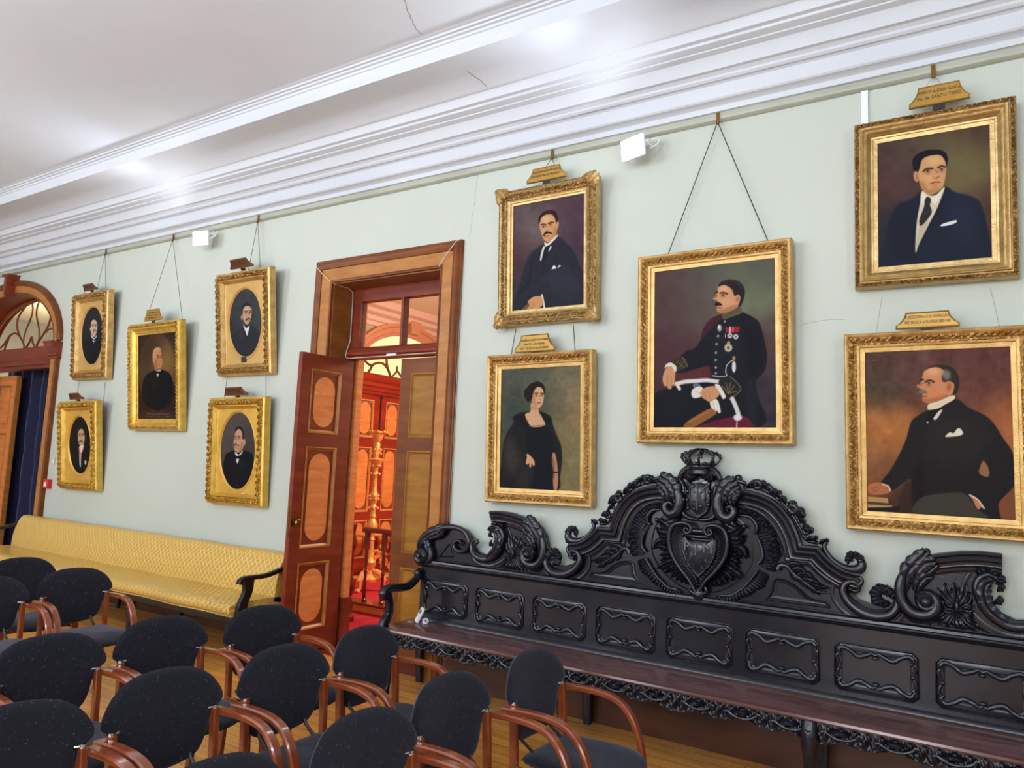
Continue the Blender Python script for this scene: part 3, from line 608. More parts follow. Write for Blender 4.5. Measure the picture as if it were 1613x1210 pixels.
# ------------------------------------------------------------------ stackable armchairs
def pad_mesh(outline, thick, curve, nr=7, edge=3.0, bow=0.0):
    """closed cushion from an outline [(a,b)]; front/back inflated; returns function-ready grids in (n,a,b)"""
    O = crom(outline, 4, True); ca = sum(p[0] for p in O)/len(O); cb = sum(p[1] for p in O)/len(O); rings=[]
    for side in (1,-1):
        rr = list(np.sin(np.linspace(0,pi/2,nr)))
        if side<0: rr = rr[::-1][1:]
        for r in rr:
            t = thick*(1-r**edge)**.5
            rings.append([(side*t+curve(ca+(a-ca)*r, cb+(b-cb)*r), ca+(a-ca)*r, cb+(b-cb)*r) for a,b in O])
    return rings
def make_chair():
    root = empty('armchair',(0,0,0))
    ol = [(0,.852),(.12,.840),(.195,.800),(.238,.742),(.244,.700),(.218,.672),(.192,.62),(.178,.56),(.148,.51),(.08,.486),(0,.480)]
    ol = ol + [(-a,b) for a,b in ol[-2:0:-1]]
    back = pad_mesh(ol, .028, lambda a,b: -.215-.10*(b-.55)-.055*(1-(a/.27)**2), edge=4)
    MB().grid([[(n,a,b) for n,a,b in r] for r in back], cv=True).build('backrest',M['fabric'],root,smooth=60)
    so = [(.245,0),(.24,.12),(.205,.20),(.12,.222),(-.10,.205),(-.20,.17),(-.215,0)]
    so = so + [(a,-b) for a,b in so[-2:0:-1]]
    seat = pad_mesh(so, .034, lambda a,b: .437-.02*max(0,(a-.08)/.16)**2+.012*(b/.2)**2, edge=4)
    MB().grid([[(a,b,n) for n,a,b in r] for r in seat], cv=True).build('seat',M['fabric'],root,smooth=60)
    for s in (1,-1):
        y = .236*s
        p = crom([(-.262,.650),(-.235,.654),(-.12,.662),(-.02,.660),(.06,.640),(.12,.585),(.16,.50),(.178,.42),(.19,.28),(.205,0.002)],4)
        m = MB().bar([(a,y,b) for a,b in p], .021, .0125, up=(0,0,1), ch=.45) if False else MB()
        # bent section: keep width along y
        rings=[]; P=[Vector((a,y,b)) for a,b in p]
        for i,q in enumerate(P):
            t=(P[min(i+1,len(P)-1)]-P[max(i-1,0)]).normalized(); n=Vector((0,1,0)).cross(t); w=.020; h=.0125; c=.006
            rings.append([q+Vector((0,a_,0))+n*b_ for a_,b_ in ((w-c,-h),(w,-h+c),(w,h-c),(w-c,h),(-w+c,h),(-w,h-c),(-w,-h+c),(-w+c,-h))])
        m.grid(rings,cv=True); k=len(rings)-1; m.f += [tuple(range(8)), tuple(k*8+j for j in range(7,-1,-1))]; m.m += [0,0]
        m.build('arm_and_front_leg',M['chairwood'],root,smooth=35)
        yy=.206*s; m=MB().bar([(-.232,yy,.672),(-.222,yy,.55),(-.215,yy,.42),(-.235,yy,.2),(-.262,yy,.002)],[.013]*5,[.018]*5,up=(1,0,0),ch=.3)
        m.build('rear_leg',M['chairwood'],root,smooth=35)
        m=MB(); m.tube([(-.232,.206*s,.672),(-.232,.206*s,.684)],.012,10); m.tube([(-.240,.18*s,.676),(-.232,.206*s,.676)],.006,8); m.tube([(-.232,.205*s,.655),(-.232,.222*s,.655)],.006,8)
        m.build('chrome_bracket',M['chrome'],root)
        m=MB().bar([(-.215,yy,.408),(.17,yy,.408)],.009,.016,ch=.2); m.build('side_rail',M['chairwood'],root)
        m=MB().tube([(-.17,.12*s,.46),(-.235,.12*s,.50),(-.262,.12*s,.56)],.008,6); m.build('back_support',M['black_metal'],root)
    MB().bar([(.12,-.2,.398),(.12,.2,.398)],.016,.009,ch=.2).build('cross_rail',M['chairwood'],root)
    return root
proto = make_chair()
CH = [
 (-1.475,-1.7,-2,'black speckled armchair alone nearest the carved bench, its whole seat in view','c'),
 (-2.363,-1.85,2,'black speckled armchair directly in front of the open red door, next to the bench end','c'),
 (-3.137,-1.9,-7,'black speckled armchair between the right end of the yellow sofa and the open door leaf','c'),
 (-1.535,-2.26,-3,'black speckled armchair immediately left of the lone armchair nearest the carved bench','c'),
 (-2.363,-2.395,-4,'black speckled armchair in the middle, overlapping the chair that stands before the open door','c'),
 (-3.258,-2.42,-5,'black speckled armchair before the yellow sofa front, just right of the empty floor gap','c'),
 (-5.073,-1.93,-6,'black speckled armchair closest to the yellow sofa, its whole seat visible over bare floor','c'),
 (-5.8,-1.95,-5,'black speckled armchair at the left edge, overlapping the yellow seat furthest from the door','c'),
 (-5.06,-2.48,-5,'black speckled armchair cut by the left edge of the picture, half its backrest showing','c'),
 (-3.265,-2.95,-4,'large black speckled armchair at the left, its right post seen against yellow floor','c'),
 (-2.405,-2.93,-2,'black speckled armchair in the front left with a doubled armrest beside its right shoulder','c'),
 (-1.49,-2.8,-3,'black speckled armchair at the bottom centre, only its rounded back top and right arm showing','c'),
 (-2.4,-3.46,-3,'black speckled armchair in the lower left corner, its backrest filling the corner','c'),
 (-1.53,-3.35,-3,'black speckled armchair at the bottom edge of which only the top of the back shows','c')]
for i,(x,y,r,lb,_) in enumerate(CH):
    o = proto if i==0 else copy_tree(proto)
    o.location=(x,y,0); o.rotation_euler=(0,0,radians(r)); tag(o,lb,'chair','black armchairs set out in rows')
# ------------------------------------------------------------------ yellow sofa
def uvgrid(name, P, UV, mat, parent, smooth=60):
    n=len(P); m=len(P[0]); vs=[p for r in P for p in r]; fs=[]; 
    for i in range(n-1):
        for j in range(m-1): fs.append((i*m+j,i*m+j+1,(i+1)*m+j+1,(i+1)*m+j))
    me=bpy.data.meshes.new(name); me.from_pydata([tuple(p) for p in vs],[],fs); uv=me.uv_layers.new(name='uv'); F=[q for r in UV for q in r]
    for l in me.loops: uv.data[l.index].uv=F[l.vertex_index]
    me.materials.append(mat); me.polygons.foreach_set('use_smooth',[True]*len(me.polygons)); me.set_sharp_from_angle(angle=radians(smooth))
    o=bpy.data.objects.new(name,me); COL.objects.link(o); o.parent=parent; return o
sofa = empty('long_sofa',(-7.55,-.35,0)); tag(sofa,'very long low sofa in yellow lattice damask with black wooden arms against the wall','sofa')
SX0,SX1 = -2.45,2.36
def roll(name, sec, x0, x1, rad=.03):
    s=[0]; 
    for a,b in zip(sec,sec[1:]): s.append(s[-1]+sqrt((a[0]-b[0])**2+(a[1]-b[1])**2))
    xs=list(np.linspace(x0,x1,40)); cy=sum(p[0] for p in sec)/len(sec); cz=sum(p[1] for p in sec)/len(sec)
    P=[];UV=[]
    for i,x in enumerate([x0+rad*.0,x0]+xs[1:-1]+[x1,x1]):
        k = .0 if i in (0,) or i==41 else (.985 if i in (1,40) else 1)
        P.append([(x,cy+(y-cy)*(k if k else 0),cz+(z-cz)*(k if k else 0)+ (0 if k<1 else .004*sin(x*7))) for y,z in sec]); UV.append([(x,v) for v in s])
    return uvgrid(name,P,UV,M['damask'],sofa)
# local y: wall at +.35
bk = crom([(.28,.40),(.10,.42),(.085,.46),(.095,.60),(.135,.74),(.165,.80),(.20,.825),(.255,.828),(.29,.81),(.31,.74),(.31,.40)],4)
roll('back_cushion',bk,SX0,SX1)
st = crom([(.20,.40),(-.30,.36),(-.345,.365),(-.372,.39),(-.375,.43),(-.35,.455),(-.25,.468),(0,.470),(.15,.462),(.24,.45),(.24,.40),(.20,.40)],4)
roll('seat_cushion',st,SX0,SX1)
MB().box(SX0+.01,SX1-.01,-.345,.26,.30,.362).build('seat_frame',M['black_metal'],sofa,bevel=.01)
for x in [SX0+.06,-1.35,-.25,.85,SX1-.06]:
    for y in (-.30,.22):
        g=MB(); g.lathe((x,y,0),[(0,0),(.022,0),(.026,.03),(.036,.16),(.040,.20),(.028,.215),(.044,.235),(.036,.25),(.046,.27),(.046,.31),(0,.31)],14); g.build('leg',M['black_metal'],sofa)
for s,x in ((-1,SX0-.035),(1,SX1+.035)):
    g=MB(); pth=crom([(x,.22,.735),(x,.10,.705),(x,-.05,.672),(x,-.18,.668),(x,-.27,.668),(x,-.315,.650),(x,-.325,.625)],4)
    g.bar(pth,[.026]*len(pth),[.019]*len(pth),up=(0,0,1),ch=.5); g.build('arm_rail',M['black_metal'],sofa)
    g=MB(); pth=crom([(x,-.235,.655),(x,-.235,.56),(x,-.275,.46),(x,-.285,.36)],4); g.bar(pth,.022,[.05,.048,.046,.044,.042,.04,.04,.042,.044,.046,.048,.05,.052],up=(0,-1,0),ch=.2); g.build('arm_upright',M['black_metal'],sofa)
    g=MB(); g.bar([(x,.24,.30),(x,.24,.78)],.02,.03,up=(0,-1,0)); g.build('back_post',M['black_metal'],sofa)
# ------------------------------------------------------------------ painting on canvases
def homog(q):
    """photo-crop quad TL,TR,BR,BL -> matrix from unit square (0,0 bottom-left .. 1,1) to crop coordinates"""
    src=[(0,1),(1,1),(1,0),(0,0)]; A=[];b=[]
    for (x,y),(u,v) in zip(src,q): A.append([x,y,1,0,0,0,-u*x,-u*y]); b.append(u); A.append([0,0,0,x,y,1,-v*x,-v*y]); b.append(v)
    h=np.linalg.solve(np.array(A,float),np.array(b,float)); return h
class Art:
    def __init__(s,quad,nx,ny):
        gx,gy=np.meshgrid(np.linspace(0,1,nx),np.linspace(0,1,ny)); h=homog(quad); d=h[6]*gx+h[7]*gy+1
        s.u=((h[0]*gx+h[1]*gy+h[2])/d).ravel(); s.v=((h[3]*gx+h[4]*gy+h[5])/d).ravel(); s.c=np.zeros((nx*ny,3)); s.nx=nx; s.ny=ny
    def bg(s,blobs):
        W_=np.zeros(len(s.u)); C_=np.zeros_like(s.c)
        for x,y,sg,col in blobs:
            w=np.exp(-((s.u-x)**2+(s.v-y)**2)/(2*sg*sg))+1e-9; W_+=w; C_+=w[:,None]*np.array(col,float)
        s.c=C_/W_[:,None]
    def mix(s,m,col): s.c+= (np.array(col,float)-s.c)*m[:,None]
    def sd(s,P):
        """signed distance (negative inside)"""
        P=np.array(P,float); d=np.full(len(s.u),1e9); ins=np.zeros(len(s.u),bool)
        for i in range(len(P)):
            a=P[i]; b=P[(i+1)%len(P)]; e=b-a; L=e@e+1e-9
            t=np.clip(((s.u-a[0])*e[0]+(s.v-a[1])*e[1])/L,0,1)
            d=np.minimum(d,(s.u-a[0]-t*e[0])**2+(s.v-a[1]-t*e[1])**2)
            if abs(e[1])>1e-9:
                c=((a[1]>s.v)!=(b[1]>s.v)); ins^= c&(s.u< e[0]*(s.v-a[1])/e[1]+a[0])
        d=np.sqrt(d); return np.where(ins,-d,d)
    def P(s,col,pts,soft=4,a=1,k=True):
        if k: pts=crom(pts,4,True)
        m=np.clip(.5-s.sd(pts)/(2*soft),0,1); s.mix(m*m*(3-2*m)*a,col)
    def E(s,col,x,y,rx,ry=None,soft=.3,a=1,rot=0):
        ry=ry or rx; c,q=cos(radians(rot)),sin(radians(rot)); du=(s.u-x)*c+(s.v-y)*q; dv=-(s.u-x)*q+(s.v-y)*c
        r=np.sqrt((du/rx)**2+(dv/ry)**2); m=np.clip((1+soft-r)/(2*soft),0,1); s.mix(m*m*(3-2*m)*a,col)
    def L(s,col,pts,w,soft=2,a=1,k=True):
        if k and len(pts)>2: pts=crom(pts,5)
        d=np.full(len(s.u),1e9); P=np.array(pts,float)
        for p,q in zip(P,P[1:]):
            e=q-p; t=np.clip(((s.u-p[0])*e[0]+(s.v-p[1])*e[1])/(e@e+1e-9),0,1); d=np.minimum(d,(s.u-p[0]-t*e[0])**2+(s.v-p[1]-t*e[1])**2)
        m=np.clip(.5-(np.sqrt(d)-w/2)/(2*soft),0,1); s.mix(m*a,col)
    def brush(s,amp,cell):
        """broad brush mottling"""
        gu=(s.u-s.u.min())/cell; gv=(s.v-s.v.min())/cell; n=int(max(gu.max(),gv.max()))+3; G=rng.standard_normal((n,n)); i=gu.astype(int); j=gv.astype(int); fu=gu-i; fv=gv-j
        fu=fu*fu*(3-2*fu); fv=fv*fv*(3-2*fv)
        v=G[j,i]*(1-fu)*(1-fv)+G[j,i+1]*fu*(1-fv)+G[j+1,i]*(1-fu)*fv+G[j+1,i+1]*fu*fv; s.c+=v[:,None]*amp
    def mesh(s,w,h,mat,parent,name='canvas'):
        nx,ny=s.nx,s.ny; gx,gy=np.meshgrid(np.linspace(-w/2,w/2,nx),np.linspace(0,h,ny))
        V=np.stack([gx.ravel(),np.zeros(nx*ny),gy.ravel()],1); i=(np.arange(ny-1)[:,None]*nx+np.arange(nx-1)).ravel(); F=np.stack([i,i+1,i+nx+1,i+nx],1)
        me=bpy.data.meshes.new(name); me.vertices.add(nx*ny); me.vertices.foreach_set('co',V.ravel()); me.loops.add(F.size); me.loops.foreach_set('vertex_index',F.ravel().astype(np.int32))
        me.polygons.add(len(F)); me.polygons.foreach_set('loop_start',np.arange(0,F.size,4,dtype=np.int32)); me.update(calc_edges=True)
        c=np.clip(s.c,0,255)/255; c=.80*np.where(c<=.04045,c/12.92,((c+.055)/1.055)**2.4)**1.09; at_=me.color_attributes.new('paint','FLOAT_COLOR','POINT')
        at_.data.foreach_set('color',np.concatenate([c,np.ones((len(c),1))],1).ravel().astype(np.float32)); me.materials.append(mat)
        o=bpy.data.objects.new(name,me); COL.objects.link(o); o.parent=parent; return o
SK=(208,158,116)
def feat(A,eyes,brow,nose,mouth,mus=None,musc=(40,28,24),dark=(44,30,26),s=1):
    for x,y in eyes: A.E((130,86,62),x,y,15*s,9*s,.7,.45); A.E((236,222,204),x,y,9*s,4.5*s,.3,.6); A.E(dark,x,y,5*s,5*s,.3); A.L(dark,[(x-10*s,y-2*s),(x,y-6*s),(x+10*s,y-2*s)],2.5*s,2*s,.8); A.E((150,100,74),x,y+12*s,14*s,6*s,.7,.4)
    for b in brow: A.L(dark,b,9*s,3*s,.9)
    A.L((136,84,58),nose,6*s,4*s,.75); A.E((238,198,156),nose[1][0]-3*s,nose[1][1]-6*s,6*s,9*s,.7,.5); A.L((140,62,50),mouth,7*s,2.5*s,.9); mx=sum(p[0] for p in mouth)/len(mouth); my=sum(p[1] for p in mouth)/len(mouth); A.L((156,104,76),[(mx-10*s,my+12*s),(mx+10*s,my+12*s)],5*s,5*s,.55)
    if mus: A.P(musc,mus,2.5*s)
def art1(A):
    A.bg([(338,400,300,(40,44,52)),(440,600,200,(46,52,60)),(338,900,200,(24,26,34))]); A.P((26,28,38),[(220,800),(240,700),(300,640),(370,640),(440,700),(460,800),(400,940),(280,940)],8)
    A.P((212,178,152),[(303,520),(308,580),(325,625),(345,640),(366,610),(380,550),(378,490),(362,450),(335,443),(312,462)],4); A.P((36,32,36),[(306,540),(305,480),(322,450),(350,432),(376,450),(380,480),(360,455),(335,450),(314,476)],4)
    A.E((205,165,140),302,555,5,18); feat(A,[(330,515),(362,515)],[[(322,503),(340,501)],[(355,501),(372,505)]],[(350,515),(356,545),(346,550)],[(338,590),(360,588)],[(330,572),(348,558),(368,566),(370,578),(350,570),(334,582)],s=.8)
    A.P((228,224,216),[(306,605),(320,650),(340,668),(366,650),(372,620),(345,655)],3); A.P((214,210,204),[(322,665),(345,680),(362,665),(345,712)],3); A.P((20,20,26),[(315,650),(345,668),(370,650),(368,668),(345,676),(318,668)],2); A.L((20,20,26),[(345,668),(345,708)],7)
def art2(A):
    A.bg([(327,500,300,(34,28,26)),(327,850,200,(24,20,22))]); A.P((26,24,28),[(212,760),(230,660),(290,610),(360,600),(430,650),(440,760),(400,880),(260,880)],8)
    A.P((206,170,140),[(288,490),(290,550),(305,590),(325,605),(345,585),(357,530),(355,470),(340,430),(312,425),(292,450)],4); A.P((48,40,40),[(282,490),(284,440),(305,415),(335,415),(355,440),(360,500),(350,470),(338,432),(310,430),(292,456)],4)
    feat(A,[(308,488),(338,486)],[[(300,474),(316,472)],[(331,471),(347,474)]],[(322,488),(326,520),(316,526)],[(310,562),(330,562)],[(298,556),(316,540),(338,552),(336,564),(316,552),(302,566)],s=.8)
    A.P((226,222,214),[(300,610),(350,594),(345,640),(322,700),(316,830),(304,800),(302,700)],3); A.L((196,62,40),[(304,625),(308,680),(318,688),(340,640),(348,605)],7); A.L((190,150,90),[(315,690),(316,780)],6); A.E((210,208,200),368,780,10,26)
def art3(A):
    A.bg([(200,300,150,(56,38,32)),(450,300,120,(50,34,30)),(320,950,160,(52,32,28))]); A.E((84,62,44),318,590,158,338,.05); A.E((150,112,66),385,500,90,150,1,.8); A.E((66,46,34),250,380,90,120,1,.7); A.L((110,84,58),[(160+158+158*cos(t),590+338*sin(t)) for t in np.linspace(0,2*pi,40)],4,2,.7)
    A.P((20,18,22),[(184,780),(190,690),(215,620),(290,575),(350,565),(425,600),(450,660),(462,740),(440,830),(390,895),(320,922),(245,895),(200,840)],5); A.P((34,32,36),[(300,600),(330,640),(300,740),(270,690)],20,.5)
    A.P((190,136,92),[(280,440),(284,500),(296,545),(320,565),(350,552),(362,515),(360,460),(352,412),(325,385),(298,395)],4); A.P((196,156,108),[(278,450),(284,400),(305,376),(335,374),(350,398),(322,402),(304,430),(298,490),(286,505)],4); A.P((150,100,64),[(284,500),(300,545),(322,562),(320,500),(300,480)],10,.6)
    A.E((190,140,100),288,490,9,22); feat(A,[(328,462),(352,460)],[[(318,448),(336,444)],[(346,444),(357,447)]],[(344,462),(352,488),(342,494)],[(332,522),(352,520)],None,s=.8,dark=(70,44,30)); A.P((226,216,196),[(292,548),(310,578),(345,580),(345,566),(322,575),(298,560)],3); A.P((220,212,196),[(312,600),(330,600),(322,632)],3); A.P((14,12,14),[(300,588),(342,584),(342,602),(302,602)],2)
    A.P((66,42,34),[(160,928),(484,928),(484,990),(160,993)],2,k=False); A.L((190,164,128),[(225,950),(235,942),(250,952),(262,944),(280,952)],3,2,.8); A.L((190,164,128),[(290,950),(300,943),(330,951),(350,943),(380,951),(420,944)],3,2,.8); A.L((180,152,118),[(215,968),(260,972),(300,967),(360,972),(420,968),(450,966)],2.5,2,.7)
def art4(A):
    A.bg([(300,420,120,(58,62,66)),(430,480,120,(76,80,78)),(250,700,140,(62,62,66)),(470,640,90,(66,76,70)),(347,880,140,(48,50,56))]); A.brush(4,40)
    A.P((50,51,59),[(212,860),(206,760),(262,700),(322,650),(392,645),(460,700),(492,760),(480,860),(400,950),(290,950)],8); A.L((38,38,46),[(325,690),(350,780),(390,860)],5,5); A.L((72,74,82),[(300,700),(310,760)],22,16,.5)
    A.P((198,160,136),[(314,490),(314,560),(324,605),(348,638),(372,625),(392,575),(398,510),(390,470),(365,460),(335,462)],4); A.P((44,42,48),[(300,520),(305,470),(325,440),(358,432),(388,448),(396,485),(375,462),(340,464),(318,490),(312,530)],4); A.E((186,146,122),305,572,9,24); A.E((228,196,170),350,490,18,14,1,.6)
    feat(A,[(345,528),(382,525)],[[(332,514),(356,510)],[(374,508),(392,510)]],[(366,525),(374,556),(362,562)],[(350,600),(378,600)],[(340,592),(362,574),(390,582),(394,592),(364,588),(344,602)],s=.9); A.P((226,222,216),[(318,640),(348,672),(378,650),(368,700),(356,745),(338,700)],3)
def art5(A):
    A.bg([(300,400,150,(92,86,82)),(470,400,120,(72,68,70)),(250,700,120,(96,84,78)),(500,650,100,(66,60,62)),(374,900,150,(30,30,38))]); A.brush(3,40)
    A.P((22,22,30),[(212,820),(232,710),(258,655),(332,628),(410,625),(495,660),(524,760),(500,880),(440,975),(374,1000),(300,970),(240,890)],6); A.L((44,44,54),[(330,690),(345,840),(350,960)],4,5,.8); A.L((60,60,70),[(390,690),(400,800)],20,14,.35)
    A.P((198,154,126),[(334,460),(326,510),(320,570),(328,620),(352,645),(385,640),(412,600),(422,540),(412,460),(385,424),(350,430)],4); A.P((38,32,36),[(334,462),(342,412),(380,400),(408,420),(418,470),(418,520),(404,515),(400,455),(375,424),(348,440)],4); A.E((196,146,120),424,548,10,30,.3,1); A.P((150,104,80),[(390,560),(412,560),(410,610),(380,640),(365,640)],12,.5)
    feat(A,[(336,508),(372,508)],[[(330,492),(342,490)],[(358,492),(384,494)]],[(348,508),(338,545),(348,556)],[(334,596),(352,598)],[(318,575),(340,562),(370,578),(372,590),(345,580),(322,592)],musc=(112,88,74),s=.9); A.P((226,222,216),[(334,640),(340,670),(370,682),(402,650),(406,628),(370,668)],3); A.P((14,14,18),[(340,682),(392,676),(396,706),(342,708)],3); A.P((220,216,210),[(344,712),(372,710),(356,752)],3)
def art6(A):
    A.bg([(250,380,140,(100,84,84)),(340,440,80,(130,120,112)),(600,350,150,(82,60,72)),(230,650,130,(84,60,66)),(620,700,120,(74,56,68)),(400,250,120,(90,72,76)),(400,950,160,(54,50,60))]); A.brush(2.5,50)
    A.P((42,43,54),[(176,1030),(190,940),(230,800),(262,690),(300,622),(380,565),(480,505),(555,560),(600,610),(650,730),(674,860),(672,985)],12); A.brush(2,28)
    A.P((56,58,72),[(420,760),(560,740),(640,860),(560,920),(440,880)],60,.5); A.L((28,28,38),[(300,700),(290,800),(250,880)],8,10,.7); A.L((28,28,38),[(440,600),(400,680),(385,760)],5,5,.8)
    A.P((206,158,112),[(358,395),(358,435),(370,478),(385,520),(405,542),(428,545),(455,520),(476,488),(484,430),(474,375),(445,345),(400,346),(370,365)],4); A.P((168,116,80),[(440,520),(476,485),(482,430),(462,440),(452,480),(420,540)],10,.6); A.E((232,190,144),405,385,28,20,1,.6); A.E((224,176,132),395,450,14,14,1,.5)
    A.P((50,30,32),[(352,415),(352,372),(382,335),(425,318),(465,325),(484,355),(490,400),(474,410),(468,378),(446,350),(405,350),(372,372),(362,405)],4); A.L((90,60,58),[(395,345),(440,332)],8,6,.5); A.E((200,146,104),484,426,10,28,.3,1,8)
    feat(A,[(386,435),(436,420)],[[(368,424),(384,417),(402,422)],[(420,414),(438,405),(458,406)]],[(404,430),(414,455),(402,466)],[(395,505),(425,500)],[(384,496),(398,474),(420,470),(444,478),(446,488),(420,484),(402,490),(390,502)],s=.9)
    A.P((228,218,202),[(393,545),(398,575),(412,580),(478,515),(484,492),(420,552)],3); A.P((226,216,200),[(362,668),(376,600),(388,575),(396,585),(384,620),(372,672)],3); A.P((226,216,200),[(406,628),(428,582),(444,576),(432,602)],3); A.P((30,30,40),[(396,585),(432,570),(410,640),(385,690),(388,630)],3)
    A.P((228,226,222),[(444,738),(454,714),(464,708),(480,730)],2.5,k=False); A.P((228,226,222),[(484,728),(496,708),(512,714)],2.5,k=False)
    A.P((120,96,62),[(228,1028),(272,985),(300,980),(262,1028)],3); A.P((204,152,104),[(275,968),(310,935),(350,926),(378,930),(386,965),(372,1000),(330,1018),(285,1020),(262,1028),(290,990)],4); A.L((150,102,66),[(290,975),(320,970),(300,1010)],3,3,.7); A.L((150,102,66),[(325,985),(310,1016)],3,3,.7); A.P((228,220,206),[(370,918),(382,920),(398,1004),(386,1006),(384,960)],3)
def art7(A):
    A.bg([(230,300,110,(84,88,76)),(420,250,110,(96,100,84)),(620,260,100,(128,116,90)),(640,480,100,(142,118,84)),(620,900,170,(130,118,82)),(230,500,110,(70,78,70)),(170,850,80,(96,98,78)),(520,480,70,(92,94,76))]); A.brush(4,60); A.brush(3,25)
    A.P((36,35,36),[(148,1030),(150,880),(162,740),(190,660),(228,600),(236,552),(290,528),(340,520),(400,512),(470,540),(492,580),(520,660),(556,750),(562,840),(548,960),(528,1048),(300,1038)],6); A.P((78,72,62),[(170,760),(200,690),(250,760),(280,860),(230,940),(180,900)],40,.6); A.P((60,57,52),[(290,900),(350,900),(330,1030),(250,1030)],30,.5); A.brush(2.5,14)
    A.P((24,24,36),[(345,630),(440,618),(480,640),(508,720),(505,830),(498,1045),(370,1040),(372,900),(330,800),(322,700)],8); A.P((20,20,22),[(232,560),(270,530),(330,520),(350,560),(320,640),(270,600)],14,.7); A.P((20,20,22),[(420,530),(480,545),(495,590),(460,600),(435,560)],8,.8)
    A.P((212,168,130),[(312,535),(348,516),(352,460),(400,480),(406,520),(432,565),(446,612),(360,622),(330,590)],4); A.P((176,128,94),[(350,470),(400,490),(400,505),(352,500)],8,.6); A.L((180,134,100),[(380,505),(384,550)],4,5,.5); A.L((40,36,40),[(328,570),(350,612),(444,610)],3,2,.8); A.L((220,212,190),[(336,590),(356,614)],5,2,.7)
    A.P((214,168,130),[(360,385),(354,430),(365,462),(390,488),(412,488),(430,465),(440,420),(440,380),(422,352),(388,350)],4); A.P((172,120,88),[(355,420),(365,460),(392,486),(385,440),(368,400)],8,.6); A.P((36,28,30),[(306,412),(305,375),(330,345),(355,322),(400,310),(435,328),(448,370),(444,400),(432,362),(405,345),(380,362),(366,395),(356,435),(340,450),(318,438)],4)
    feat(A,[(388,405),(428,402)],[[(376,392),(400,390)],[(418,390),(438,392)]],[(412,405),(420,428),(410,434)],[(396,458),(418,455)],None,s=.75,dark=(50,34,30)); A.L((170,60,56),[(398,457),(416,455)],6,2,.9)
    A.P((212,164,124),[(316,862),(324,830),(322,806),(340,810),(372,846),(376,880),(366,884),(356,868),(352,892),(342,892),(338,868),(326,876)],3); A.P((190,138,102),[(498,800),(514,800),(528,860),(534,930),(534,1000),(524,1046),(506,1040),(500,980),(504,920),(494,860)],4); A.P((110,76,60),[(496,830),(510,860),(510,960),(500,960)],8,.6); A.L((20,18,22),[(502,926),(532,928)],9,2)
    A.L((86,86,68),[(590,250),(610,240),(640,248),(680,240)],3,2,.6)
